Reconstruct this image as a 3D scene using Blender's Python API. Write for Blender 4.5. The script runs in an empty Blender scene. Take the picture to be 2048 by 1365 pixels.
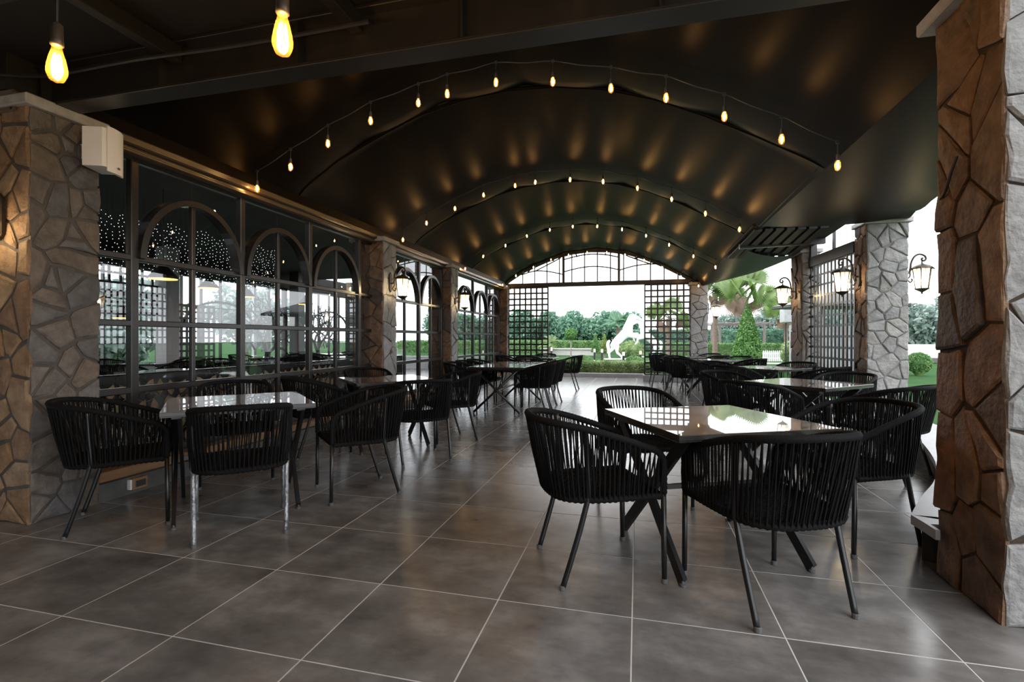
import bpy, bmesh, math, random
import numpy as np
from math import sin, cos, pi, radians, atan2, sqrt
from mathutils import Vector, Matrix

random.seed(7)
scene = bpy.context.scene
COL = scene.collection

# ------------------------------------------------------------------ camera, world, exposure
cam_d = bpy.data.cameras.new('camera')
cam_d.sensor_width = 36.0
cam_d.lens = 990.0 / 2048.0 * 36.0
cam_d.shift_y = -4.5 / 2048.0
cam_d.clip_start = 0.05
cam_d.clip_end = 400.0
cam = bpy.data.objects.new('camera', cam_d)
COL.objects.link(cam)
cam.location = (0, 0, 1.2)
cam.rotation_euler = (pi / 2, 0, math.atan(251.0 / 990.0))
scene.camera = cam

world = bpy.data.worlds.new('overcast_sky')
scene.world = world
world.use_nodes = True
wn = world.node_tree
wn.nodes.clear()
wo = wn.nodes.new('ShaderNodeOutputWorld')
wb = wn.nodes.new('ShaderNodeBackground')
wb.inputs['Color'].default_value = (0.93, 0.965, 1.0, 1)
wb.inputs['Strength'].default_value = 3.3
wn.links.new(wb.outputs[0], wo.inputs[0])

vs = scene.view_settings
vs.view_transform = 'Standard'
vs.look = 'None'
vs.gamma = 1.0
vs.use_curve_mapping = False
vs.exposure = 0.25

# ------------------------------------------------------------------ material helpers
MATS = {}


def nmat(name):
    m = bpy.data.materials.new(name)
    m.use_nodes = True
    nt = m.node_tree
    nt.nodes.clear()
    out = nt.nodes.new('ShaderNodeOutputMaterial')
    MATS[name] = m
    return m, nt, out


def N(nt, t, **kw):
    n = nt.nodes.new(t)
    for k, v in kw.items():
        setattr(n, k, v)
    return n


def mat(name, col, rough=0.5, metal=0.0, spec=0.5, coat=0.0, coat_rough=0.05, col2=None, nscale=8.0, ndetail=4.0,
        bump=0.0, bscale=40.0, rand=0.0, palette=None, stretch=(1, 1, 1), sheen=0.0, rough2=None, bdist=0.01, coord='Object'):
    """principled material with noise colour variation, optional per-object palette and fine bump"""
    m, nt, out = nmat(name)
    p = N(nt, 'ShaderNodeBsdfPrincipled')
    nt.links.new(p.outputs[0], out.inputs[0])
    p.inputs['Roughness'].default_value = rough
    p.inputs['Metallic'].default_value = metal
    p.inputs['Specular IOR Level'].default_value = spec
    p.inputs['Coat Weight'].default_value = coat
    p.inputs['Coat Roughness'].default_value = coat_rough
    if sheen:
        p.inputs['Sheen Weight'].default_value = sheen
    tc = N(nt, 'ShaderNodeTexCoord')
    mp = N(nt, 'ShaderNodeMapping')
    mp.inputs['Scale'].default_value = stretch
    nt.links.new(tc.outputs[coord], mp.inputs['Vector'])
    vec = mp.outputs[0]
    oi = None
    if rand or palette:
        oi = N(nt, 'ShaderNodeObjectInfo')
        mul = N(nt, 'ShaderNodeVectorMath', operation='MULTIPLY')
        cmb = N(nt, 'ShaderNodeCombineXYZ')
        for i in range(3):
            nt.links.new(oi.outputs['Random'], cmb.inputs[i])
        mul.inputs[1].default_value = (37.0, 91.0, 53.0)
        nt.links.new(cmb.outputs[0], mul.inputs[0])
        add = N(nt, 'ShaderNodeVectorMath', operation='ADD')
        nt.links.new(vec, add.inputs[0])
        nt.links.new(mul.outputs[0], add.inputs[1])
        vec = add.outputs[0]
    colsock = None
    if palette:
        cr = N(nt, 'ShaderNodeValToRGB')
        e = cr.color_ramp.elements
        while len(e) < len(palette):
            e.new(0.5)
        for i, c in enumerate(palette):
            e[i].position = i / (len(palette) - 1)
            e[i].color = (*c, 1)
        nt.links.new(oi.outputs['Random'], cr.inputs[0])
        colsock = cr.outputs[0]
    if col2 is not None or palette:
        ns = N(nt, 'ShaderNodeTexNoise')
        ns.inputs['Scale'].default_value = nscale
        ns.inputs['Detail'].default_value = ndetail
        ns.inputs['Roughness'].default_value = 0.62
        nt.links.new(vec, ns.inputs['Vector'])
        rmp = N(nt, 'ShaderNodeValToRGB')
        rmp.color_ramp.elements[0].position = 0.32
        rmp.color_ramp.elements[1].position = 0.7
        nt.links.new(ns.outputs['Fac'], rmp.inputs[0])
        mx = N(nt, 'ShaderNodeMix', data_type='RGBA')
        nt.links.new(rmp.outputs[0], mx.inputs['Factor'])
        if palette:
            dk = N(nt, 'ShaderNodeMix', data_type='RGBA', blend_type='MULTIPLY')
            dk.inputs['Factor'].default_value = 1.0
            nt.links.new(colsock, dk.inputs['A'])
            dk.inputs['B'].default_value = (*(col2 or (0.45, 0.42, 0.4)), 1)
            nt.links.new(dk.outputs['Result'], mx.inputs['A'])
            nt.links.new(colsock, mx.inputs['B'])
        else:
            mx.inputs['A'].default_value = (*col, 1)
            mx.inputs['B'].default_value = (*col2, 1)
        base = mx.outputs['Result']
        if rand and not palette:
            hv = N(nt, 'ShaderNodeHueSaturation')
            mr = N(nt, 'ShaderNodeMapRange')
            mr.inputs['To Min'].default_value = 1.0 - rand
            mr.inputs['To Max'].default_value = 1.0 + rand
            nt.links.new(oi.outputs['Random'], mr.inputs['Value'])
            nt.links.new(mr.outputs[0], hv.inputs['Value'])
            nt.links.new(base, hv.inputs['Color'])
            base = hv.outputs[0]
        nt.links.new(base, p.inputs['Base Color'])
        if rough2 is not None:
            rr = N(nt, 'ShaderNodeMapRange')
            rr.inputs['To Min'].default_value = rough
            rr.inputs['To Max'].default_value = rough2
            nt.links.new(ns.outputs['Fac'], rr.inputs['Value'])
            nt.links.new(rr.outputs[0], p.inputs['Roughness'])
    else:
        p.inputs['Base Color'].default_value = (*col, 1)
    if bump:
        nb = N(nt, 'ShaderNodeTexNoise')
        nb.inputs['Scale'].default_value = bscale
        nb.inputs['Detail'].default_value = 5.0
        nt.links.new(vec, nb.inputs['Vector'])
        b = N(nt, 'ShaderNodeBump')
        b.inputs['Strength'].default_value = bump
        b.inputs['Distance'].default_value = bdist
        nt.links.new(nb.outputs['Fac'], b.inputs['Height'])
        nt.links.new(b.outputs[0], p.inputs['Normal'])
    return m


def emat(name, col, strength):
    m, nt, out = nmat(name)
    e = N(nt, 'ShaderNodeEmission')
    e.inputs['Color'].default_value = (*col, 1)
    e.inputs['Strength'].default_value = strength
    nt.links.new(e.outputs[0], out.inputs[0])
    return m


def glass_mat(name, tint, f0, rough=0.0):
    """thin architectural glass: angle-dependent reflection over a tinted clear pane"""
    m, nt, out = nmat(name)
    ge = N(nt, 'ShaderNodeNewGeometry')
    dot = N(nt, 'ShaderNodeVectorMath', operation='DOT_PRODUCT')
    nt.links.new(ge.outputs['Normal'], dot.inputs[0])
    nt.links.new(ge.outputs['Incoming'], dot.inputs[1])
    ab = N(nt, 'ShaderNodeMath', operation='ABSOLUTE')
    nt.links.new(dot.outputs['Value'], ab.inputs[0])
    om = N(nt, 'ShaderNodeMath', operation='SUBTRACT')
    om.inputs[0].default_value = 1.0
    nt.links.new(ab.outputs[0], om.inputs[1])
    pw = N(nt, 'ShaderNodeMath', operation='POWER')
    pw.inputs[1].default_value = 5.0
    nt.links.new(om.outputs[0], pw.inputs[0])
    ma = N(nt, 'ShaderNodeMath', operation='MULTIPLY_ADD')
    ma.inputs[1].default_value = 1.0 - f0
    ma.inputs[2].default_value = f0
    nt.links.new(pw.outputs[0], ma.inputs[0])
    tr = N(nt, 'ShaderNodeBsdfTransparent')
    tr.inputs['Color'].default_value = (*tint, 1)
    gl = N(nt, 'ShaderNodeBsdfGlossy')
    gl.inputs['Roughness'].default_value = rough
    mx = N(nt, 'ShaderNodeMixShader')
    nt.links.new(ma.outputs[0], mx.inputs[0])
    nt.links.new(tr.outputs[0], mx.inputs[1])
    nt.links.new(gl.outputs[0], mx.inputs[2])
    nt.links.new(mx.outputs[0], out.inputs[0])
    return m


def frosted_mat(name, col, mixf):
    m, nt, out = nmat(name)
    tr = N(nt, 'ShaderNodeBsdfTransparent')
    tl = N(nt, 'ShaderNodeBsdfTranslucent')
    tl.inputs['Color'].default_value = (*col, 1)
    gl = N(nt, 'ShaderNodeBsdfGlossy')
    gl.inputs['Roughness'].default_value = 0.15
    mx = N(nt, 'ShaderNodeMixShader')
    mx.inputs[0].default_value = mixf
    nt.links.new(tr.outputs[0], mx.inputs[1])
    nt.links.new(tl.outputs[0], mx.inputs[2])
    mx2 = N(nt, 'ShaderNodeMixShader')
    mx2.inputs[0].default_value = 0.06
    nt.links.new(mx.outputs[0], mx2.inputs[1])
    nt.links.new(gl.outputs[0], mx2.inputs[2])
    nt.links.new(mx2.outputs[0], out.inputs[0])
    return m


def leaf_mat(name, c1, c2, trans=0.35):
    m, nt, out = nmat(name)
    tc = N(nt, 'ShaderNodeTexCoord')
    ns = N(nt, 'ShaderNodeTexNoise')
    ns.inputs['Scale'].default_value = 2.2
    ns.inputs['Detail'].default_value = 6.0
    nt.links.new(tc.outputs['Object'], ns.inputs['Vector'])
    rm = N(nt, 'ShaderNodeValToRGB')
    rm.color_ramp.elements[0].position = 0.35
    rm.color_ramp.elements[1].position = 0.65
    rm.color_ramp.elements[0].color = (*c1, 1)
    rm.color_ramp.elements[1].color = (*c2, 1)
    nt.links.new(ns.outputs['Fac'], rm.inputs[0])
    d = N(nt, 'ShaderNodeBsdfDiffuse')
    t = N(nt, 'ShaderNodeBsdfTranslucent')
    g = N(nt, 'ShaderNodeBsdfGlossy')
    g.inputs['Roughness'].default_value = 0.45
    nt.links.new(rm.outputs[0], d.inputs['Color'])
    nt.links.new(rm.outputs[0], t.inputs['Color'])
    mx = N(nt, 'ShaderNodeMixShader')
    mx.inputs[0].default_value = trans
    nt.links.new(d.outputs[0], mx.inputs[1])
    nt.links.new(t.outputs[0], mx.inputs[2])
    m2 = N(nt, 'ShaderNodeMixShader')
    m2.inputs[0].default_value = 0.05
    nt.links.new(mx.outputs[0], m2.inputs[1])
    nt.links.new(g.outputs[0], m2.inputs[2])
    nt.links.new(m2.outputs[0], out.inputs[0])
    return m


# ------------------------------------------------------------------ materials
def tile_material():
    m, nt, out = nmat('slate_grey_porcelain')
    p = N(nt, 'ShaderNodeBsdfPrincipled')
    nt.links.new(p.outputs[0], out.inputs[0])
    tc = N(nt, 'ShaderNodeTexCoord')
    oi = N(nt, 'ShaderNodeObjectInfo')
    cmb = N(nt, 'ShaderNodeCombineXYZ')
    for i in range(3):
        nt.links.new(oi.outputs['Random'], cmb.inputs[i])
    mul = N(nt, 'ShaderNodeVectorMath', operation='MULTIPLY')
    mul.inputs[1].default_value = (40, 70, 55)
    nt.links.new(cmb.outputs[0], mul.inputs[0])
    add = N(nt, 'ShaderNodeVectorMath', operation='ADD')
    nt.links.new(tc.outputs['Object'], add.inputs[0])
    nt.links.new(mul.outputs[0], add.inputs[1])
    n1 = N(nt, 'ShaderNodeTexNoise')
    n1.inputs['Scale'].default_value = 3.4
    n1.inputs['Detail'].default_value = 9.0
    n1.inputs['Roughness'].default_value = 0.58
    n1.inputs['Distortion'].default_value = 0.15
    nt.links.new(add.outputs[0], n1.inputs['Vector'])
    mp = N(nt, 'ShaderNodeMapping')
    mp.inputs['Rotation'].default_value = (0, 0, 0.5)
    mp.inputs['Scale'].default_value = (2.2, 5.0, 1.0)
    nt.links.new(add.outputs[0], mp.inputs['Vector'])
    n2 = N(nt, 'ShaderNodeTexNoise')
    n2.inputs['Scale'].default_value = 1.3
    n2.inputs['Detail'].default_value = 8.0
    n2.inputs['Roughness'].default_value = 0.62
    nt.links.new(mp.outputs[0], n2.inputs['Vector'])
    mx = N(nt, 'ShaderNodeMix', data_type='FLOAT')
    mx.inputs['Factor'].default_value = 0.4
    nt.links.new(n1.outputs['Fac'], mx.inputs['A'])
    nt.links.new(n2.outputs['Fac'], mx.inputs['B'])
    r = N(nt, 'ShaderNodeValToRGB')
    r.color_ramp.elements[0].position = 0.34
    r.color_ramp.elements[0].color = (0.09, 0.083, 0.079, 1)
    r.color_ramp.elements[1].position = 0.66
    r.color_ramp.elements[1].color = (0.27, 0.258, 0.25, 1)
    e = r.color_ramp.elements.new(0.5)
    e.color = (0.16, 0.15, 0.144, 1)
    nt.links.new(mx.outputs['Result'], r.inputs[0])
    hv = N(nt, 'ShaderNodeHueSaturation')
    mr = N(nt, 'ShaderNodeMapRange')
    mr.inputs['To Min'].default_value = 0.9
    mr.inputs['To Max'].default_value = 1.1
    nt.links.new(oi.outputs['Random'], mr.inputs['Value'])
    nt.links.new(mr.outputs[0], hv.inputs['Value'])
    nt.links.new(r.outputs[0], hv.inputs['Color'])
    nt.links.new(hv.outputs[0], p.inputs['Base Color'])
    rr = N(nt, 'ShaderNodeMapRange')
    rr.inputs['From Min'].default_value = 0.3
    rr.inputs['From Max'].default_value = 0.7
    rr.inputs['To Min'].default_value = 0.20
    rr.inputs['To Max'].default_value = 0.27
    nt.links.new(n2.outputs['Fac'], rr.inputs['Value'])
    nt.links.new(rr.outputs[0], p.inputs['Roughness'])
    p.inputs['Specular IOR Level'].default_value = 0.8
    b = N(nt, 'ShaderNodeBump')
    b.inputs['Strength'].default_value = 0.03
    b.inputs['Distance'].default_value = 0.002
    nt.links.new(mx.outputs['Result'], b.inputs['Height'])
    return m


M_TILE = tile_material()
M_GROUT = mat('pale_grout', (0.62, 0.60, 0.57), 0.8, col2=(0.5, 0.48, 0.46), nscale=5)
M_ROPE = mat('black_rope', (0.0035, 0.0035, 0.004), 0.8, col2=(0.007, 0.007, 0.0075), nscale=160, bump=0.6, bscale=260, spec=0.16, bdist=0.003)
M_BLACK = mat('black_powder_coat', (0.008, 0.008, 0.009), 0.3, col2=(0.013, 0.013, 0.014), nscale=30, bump=0.05, bscale=300)
M_FRAME = mat('dark_bronze_frame', (0.012, 0.0105, 0.0095), 0.28, col2=(0.02, 0.017, 0.015), nscale=10, spec=0.5)
M_HEADER = mat('dark_wood_header', (0.05, 0.033, 0.02), 0.28, col2=(0.09, 0.06, 0.035), nscale=3, stretch=(8, 0.8, 8), spec=0.6, bump=0.1, bscale=20)
M_STEEL = mat('dark_painted_steel', (0.009, 0.008, 0.0078), 0.42, col2=(0.016, 0.0145, 0.0135), nscale=5, spec=0.6)
M_DECK = mat('dark_roof_deck', (0.006, 0.0055, 0.005), 0.7, col2=(0.01, 0.009, 0.008), nscale=4)
M_GLIDE = mat('grey_plastic_glide', (0.08, 0.08, 0.08), 0.6, col2=(0.1, 0.1, 0.1))
M_WRAP = mat('crinkled_silver_plastic_wrap', (0.38, 0.39, 0.41), 0.28, metal=0.5, col2=(0.06, 0.06, 0.065), nscale=38, bump=1.0, bscale=55, stretch=(1, 1, 0.5), bdist=0.01)
M_TABLE = mat('polished_dark_walnut', (0.045, 0.02, 0.012), 0.3, col2=(0.11, 0.05, 0.026), nscale=3.0, stretch=(1, 14, 1), spec=0.5, coat=1.0, coat_rough=0.012, rand=0.1)
M_TEDGE = mat('dark_table_edge', (0.02, 0.018, 0.017), 0.25, col2=(0.03, 0.026, 0.024), coat=0.4)
M_MORTAR_D = mat('dark_mortar', (0.055, 0.048, 0.043), 0.9, col2=(0.09, 0.08, 0.072), nscale=9, bump=0.6, bscale=30)
M_MORTAR_B = mat('brown_mortar', (0.03, 0.02, 0.013), 0.9, col2=(0.055, 0.038, 0.026), nscale=9, bump=0.6, bscale=30)
M_MORTAR_G = mat('grey_mortar', (0.15, 0.15, 0.155), 0.92, col2=(0.24, 0.24, 0.245), nscale=9, bump=0.6, bscale=30)
M_ST_WARMLIT = mat('warm_lit_flagstone', (0, 0, 0), 0.62, palette=[(0.22, 0.115, 0.055), (0.14, 0.08, 0.048), (0.27, 0.155, 0.08), (0.10, 0.072, 0.06), (0.19, 0.11, 0.066), (0.25, 0.125, 0.058)],
                 nscale=11, bump=0.85, bscale=30, col2=(0.4, 0.36, 0.33), bdist=0.015)  # warm light put into the stone colour, for the warm-lit pillar faces
M_ST_WARMLIT_OCHRE = mat('warm_lit_ochre_flagstone', (0, 0, 0), 0.65, palette=[(0.33, 0.21, 0.105), (0.25, 0.15, 0.08), (0.40, 0.28, 0.16), (0.22, 0.13, 0.075), (0.34, 0.24, 0.15), (0.29, 0.17, 0.08)],
                 nscale=11, bump=0.85, bscale=30, col2=(0.5, 0.44, 0.4), bdist=0.015)  # warm lamplight put into the stone colour of the near left front face
M_ST_DAYLIT = mat('daylit_flagstone', (0, 0, 0), 0.72, palette=[(0.32, 0.31, 0.305), (0.23, 0.225, 0.22), (0.40, 0.385, 0.37), (0.27, 0.255, 0.24), (0.33, 0.32, 0.315), (0.29, 0.282, 0.28)],
                nscale=11, bump=0.85, bscale=30, col2=(0.62, 0.62, 0.63), bdist=0.015)  # cool daylight put into the colour of the same stone, for daylit faces
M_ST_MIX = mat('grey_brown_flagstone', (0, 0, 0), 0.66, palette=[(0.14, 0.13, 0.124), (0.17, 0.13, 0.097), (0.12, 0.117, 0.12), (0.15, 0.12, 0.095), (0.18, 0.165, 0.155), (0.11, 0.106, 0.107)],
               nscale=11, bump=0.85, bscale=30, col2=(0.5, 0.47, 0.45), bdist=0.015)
M_CAP = mat('pale_stone_cap', (0.30, 0.28, 0.26), 0.75, col2=(0.42, 0.40, 0.37), nscale=12, bump=0.3, bscale=40)
M_FABRIC = mat('black_tent_fabric', (0.003, 0.0026, 0.0023), 0.42, col2=(0.005, 0.0043, 0.0037), nscale=1.6, spec=0.06, bump=0.08, bscale=220, bdist=0.002)
M_FABRIC.node_tree.nodes['Principled BSDF'].inputs['Specular Tint'].default_value = (1.0, 0.64, 0.4, 1)
M_WHITEPL = mat('white_plastic', (0.88, 0.85, 0.8), 0.4, col2=(0.83, 0.8, 0.75), nscale=4)
M_GREYSLAB = mat('grey_stone_slab', (0.30, 0.30, 0.305), 0.45, col2=(0.38, 0.38, 0.385), nscale=6, bump=0.1, bscale=60)
M_DARKBASE = mat('dark_bench_base', (0.035, 0.033, 0.033), 0.6, col2=(0.055, 0.05, 0.05), nscale=7)
M_PLINTH = mat('dark_stone_plinth', (0.06, 0.058, 0.057), 0.6, col2=(0.11, 0.105, 0.10), nscale=7, bump=0.3, bscale=30)
M_LEDGEW = mat('orange_brown_wood_ledge', (0.24, 0.125, 0.06), 0.4, col2=(0.32, 0.18, 0.09), nscale=3, stretch=(10, 1, 10))
M_GLASS = glass_mat('window_glass', (0.90, 0.91, 0.92), 0.07)
M_LANTERN = mat('bronze_lantern_metal', (0.03, 0.022, 0.016), 0.4, metal=0.6, col2=(0.06, 0.045, 0.03), nscale=25, bump=0.2, bscale=60)
M_LPANE = frosted_mat('seeded_lantern_glass', (0.95, 0.9, 0.8), 0.55)
M_LBULB = emat('lantern_bulb_glow', (1.0, 0.76, 0.45), 110.0)
M_BULB = emat('warm_filament_glow', (1.0, 0.52, 0.15), 170.0)
M_AMBER2 = frosted_mat('string_bulb_amber_glass', (1.0, 0.5, 0.13), 0.05)
M_FIL = emat('edison_filament_glow', (1.0, 0.52, 0.14), 1050.0)
M_AMBER = frosted_mat('amber_bulb_glass', (1.0, 0.42, 0.08), 0.03)
M_SOCKET = mat('brown_bulb_socket', (0.03, 0.022, 0.016), 0.45, col2=(0.045, 0.033, 0.024))
M_CORD = mat('black_cord', (0.012, 0.011, 0.011), 0.55, col2=(0.018, 0.017, 0.017))
M_LAWN = mat('mown_lawn', (0.026, 0.075, 0.024), 0.95, spec=0.05, col2=(0.045, 0.105, 0.036), nscale=0.7, bump=0.8, bscale=60, ndetail=8, bdist=0.03)
M_PATH = mat('pale_garden_path', (0.42, 0.41, 0.39), 0.85, col2=(0.5, 0.48, 0.45), nscale=3)
M_HEDGE = leaf_mat('boxwood_leaves', (0.13, 0.23, 0.07), (0.36, 0.45, 0.2))
M_HEDGE2 = leaf_mat('bright_hedge_leaves', (0.09, 0.22, 0.06), (0.22, 0.36, 0.13))
M_TREE = leaf_mat('hazed_blue_green_leaves', (0.065, 0.17, 0.11), (0.17, 0.33, 0.22))  # lightened so the leaf colour carries the distant haze
M_TREEG = leaf_mat('hazed_grey_green_leaves', (0.15, 0.22, 0.19), (0.3, 0.38, 0.34))  # pale haze of the distance mixed into the leaf colour
M_CONE = leaf_mat('cypress_leaves', (0.07, 0.2, 0.04), (0.17, 0.33, 0.09))
M_CONE2 = leaf_mat('golden_cypress_leaves', (0.14, 0.22, 0.04), (0.28, 0.36, 0.1))
M_PALM = leaf_mat('palm_leaves', (0.10, 0.19, 0.045), (0.23, 0.32, 0.11), 0.45)
M_PALMD = leaf_mat('dark_palm_leaves', (0.06, 0.17, 0.09), (0.13, 0.26, 0.15), 0.3)
M_PALMB = leaf_mat('dry_palm_leaves', (0.2, 0.12, 0.08), (0.29, 0.2, 0.14), 0.35)
M_TRUNK = mat('palm_bark', (0.16, 0.11, 0.085), 0.9, col2=(0.28, 0.2, 0.16), nscale=6, bump=0.8, bscale=14, bdist=0.03)
M_BARK = mat('grey_bark', (0.20, 0.17, 0.14), 0.9, col2=(0.3, 0.26, 0.22), nscale=6, bump=0.5, bscale=14)
M_STATUE = mat('white_statue_plaster', (0.86, 0.86, 0.86), 0.5, col2=(0.8, 0.8, 0.8), nscale=3, bump=0.2, bscale=8)
M_WPAINT = mat('white_paint', (0.78, 0.78, 0.77), 0.5, col2=(0.7, 0.7, 0.7), nscale=4)
M_BOLL = emat('bollard_lamp_glow', (1.0, 0.86, 0.68), 4.0)
M_PERG = mat('weathered_pergola_timber', (0.17, 0.14, 0.13), 0.8, col2=(0.24, 0.2, 0.185), nscale=4, stretch=(4, 4, 1))
M_LEAFP = mat('beige_leaf_inlay', (0, 0, 0), 0.55, palette=[(0.62, 0.46, 0.27), (0.5, 0.38, 0.22), (0.7, 0.55, 0.34)], nscale=20, bump=0.3, bscale=40)
M_INFLOOR = mat('dining_room_floor', (0.07, 0.065, 0.06), 0.25, col2=(0.11, 0.10, 0.095), nscale=2)
M_INWALL = mat('dining_room_plaster', (0.5, 0.5, 0.5), 0.7, col2=(0.58, 0.58, 0.58), nscale=2)
M_PEND = mat('black_pendant_shade', (0.012, 0.012, 0.012), 0.4, col2=(0.02, 0.02, 0.02))
M_PENDG = emat('amber_pendant_glow', (1.0, 0.42, 0.08), 5.0)
M_FAIRY = emat('fairy_light_glow', (0.95, 0.97, 1.0), 2.2)
M_ROOFT = mat('reddish_roof_tile', (0.32, 0.17, 0.13), 0.8, col2=(0.4, 0.24, 0.19), nscale=3)


# ------------------------------------------------------------------ mesh helpers
class MB:
    def __init__(s):
        s.v = []
        s.f = []

    def add(s, vs_, fs_):
        o = len(s.v)
        s.v += [tuple(p) for p in vs_]
        s.f += [tuple(i + o for i in f) for f in fs_]
        return s

    def box(s, x0, x1, y0, y1, z0, z1):
        v = [(x0, y0, z0), (x1, y0, z0), (x1, y1, z0), (x0, y1, z0), (x0, y0, z1), (x1, y0, z1), (x1, y1, z1), (x0, y1, z1)]
        return s.add(v, [(0, 3, 2, 1), (4, 5, 6, 7), (0, 1, 5, 4), (1, 2, 6, 5), (2, 3, 7, 6), (3, 0, 4, 7)])

    def cbox(s, x0, x1, y0, y1, z0, z1, b=0.004):
        """box with chamfered edges"""
        bm = bmesh.new()
        r = bmesh.ops.create_cube(bm, size=1)
        for v in bm.verts:
            v.co = ((x0 + x1) / 2 + v.co.x * (x1 - x0), (y0 + y1) / 2 + v.co.y * (y1 - y0), (z0 + z1) / 2 + v.co.z * (z1 - z0))
        bmesh.ops.bevel(bm, geom=list(bm.edges), offset=b, segments=1, affect='EDGES', profile=0.5)
        bm.verts.index_update()
        s.add([v.co[:] for v in bm.verts], [[v.index for v in f.verts] for f in bm.faces])
        bm.free()
        return s

    def bar(s, p, q, w, h, up=(0, 0, 1)):
        """rectangular bar from p to q, w across and h along up"""
        p = Vector(p)
        q = Vector(q)
        d = (q - p).normalized()
        u = Vector(up)
        r = d.cross(u)
        if r.length < 1e-4:
            u = Vector((1, 0, 0))
            r = d.cross(u)
        r.normalize()
        u = r.cross(d).normalized()
        v = []
        for c in (p, q):
            for a, b in ((-1, -1), (1, -1), (1, 1), (-1, 1)):
                v.append(c + r * (a * w / 2) + u * (b * h / 2))
        return s.add(v, [(3, 2, 1, 0), (4, 5, 6, 7), (0, 1, 5, 4), (1, 2, 6, 5), (2, 3, 7, 6), (3, 0, 4, 7)])

    def tube(s, pts, r, n=8, closed=False, caps=True):
        pts = [Vector(p) for p in pts]
        m = len(pts)
        rr = r if isinstance(r, (list, tuple)) else [r] * m
        o = len(s.v)
        prev = None
        for i, p in enumerate(pts):
            if closed:
                d = pts[(i + 1) % m] - pts[i - 1]
            else:
                d = pts[min(i + 1, m - 1)] - pts[max(i - 1, 0)]
            d.normalize()
            if prev is None:
                a = Vector((0, 0, 1)) if abs(d.z) < 0.9 else Vector((1, 0, 0))
                a = (a - d * a.dot(d)).normalized()
            else:
                a = prev - d * prev.dot(d)
                a.normalize()
            prev = a
            b = d.cross(a)
            for k in range(n):
                t = 2 * pi * k / n
                s.v.append(tuple(p + a * (rr[i] * cos(t)) + b * (rr[i] * sin(t))))
        for i in range(m if closed else m - 1):
            j = (i + 1) % m
            for k in range(n):
                l = (k + 1) % n
                s.f.append((o + i * n + k, o + i * n + l, o + j * n + l, o + j * n + k))
        if caps and not closed:
            s.f.append(tuple(o + k for k in reversed(range(n))))
            s.f.append(tuple(o + (m - 1) * n + k for k in range(n)))
        return s

    def lathe(s, prof, n=12, c=(0, 0, 0)):
        o = len(s.v)
        for r, z in prof:
            for k in range(n):
                t = 2 * pi * k / n
                s.v.append((c[0] + r * cos(t), c[1] + r * sin(t), c[2] + z))
        for i in range(len(prof) - 1):
            for k in range(n):
                l = (k + 1) % n
                s.f.append((o + i * n + k, o + i * n + l, o + (i + 1) * n + l, o + (i + 1) * n + k))
        s.f.append(tuple(o + k for k in reversed(range(n))))
        s.f.append(tuple(o + (len(prof) - 1) * n + k for k in range(n)))
        return s

    def prism(s, poly, z0, z1):
        n = len(poly)
        v = [(x, y, z0) for x, y in poly] + [(x, y, z1) for x, y in poly]
        f = [tuple(reversed(range(n))), tuple(range(n, 2 * n))]
        f += [(i, (i + 1) % n, (i + 1) % n + n, i + n) for i in range(n)]
        return s.add(v, f)

    def mesh(s, name):
        me = bpy.data.meshes.new(name)
        me.from_pydata([tuple(p) for p in s.v], [], s.f)
        me.update()
        return me

    def build(s, name, m, parent=None, smooth=False, loc=None, rz=0.0):
        me = s.mesh(name)
        me.materials.append(m)
        if smooth:
            me.polygons.foreach_set('use_smooth', [True] * len(me.polygons))
        o = bpy.data.objects.new(name, me)
        COL.objects.link(o)
        if parent is not None:
            o.parent = parent
        if loc is not None:
            o.location = loc
        o.rotation_euler[2] = rz
        return o


def tag(o, label=None, cat=None, group=None, kind=None):
    if label:
        o['label'] = label
    if cat:
        o['category'] = cat
    if group:
        o['group'] = group
    if kind:
        o['kind'] = kind
    return o


def empty(name, loc=(0, 0, 0), rz=0.0, label=None, cat=None, group=None, kind=None):
    o = bpy.data.objects.new(name, None)
    o.empty_display_size = 0.1
    COL.objects.link(o)
    o.location = loc
    o.rotation_euler[2] = rz
    return tag(o, label, cat, group, kind)


def copy_tree(o, parent=None):
    c = o.copy()
    COL.objects.link(c)
    c.parent = parent
    for ch in list(o.children):
        copy_tree(ch, c)
    return c


def share(name, me, parent, loc=(0, 0, 0), rz=0.0, m=None):
    o = bpy.data.objects.new(name, me)
    COL.objects.link(o)
    o.parent = parent
    o.location = loc
    o.rotation_euler[2] = rz
    return o


def catmull(P, n=6):
    P = [Vector(p) for p in P]
    out = []
    for i in range(len(P) - 1):
        a = P[max(i - 1, 0)]
        b = P[i]
        c = P[i + 1]
        d = P[min(i + 2, len(P) - 1)]
        for k in range(n):
            t = k / n
            out.append(0.5 * ((2 * b) + (c - a) * t + (2 * a - 5 * b + 4 * c - d) * t * t + (3 * b - a - 3 * c + d) * t ** 3))
    out.append(P[-1])
    return out


ORD = ['first', 'second', 'third', 'fourth', 'fifth', 'sixth', 'seventh', 'eighth', 'ninth', 'tenth', 'eleventh', 'twelfth', 'thirteenth', 'fourteenth', 'fifteenth', 'sixteenth']

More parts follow.
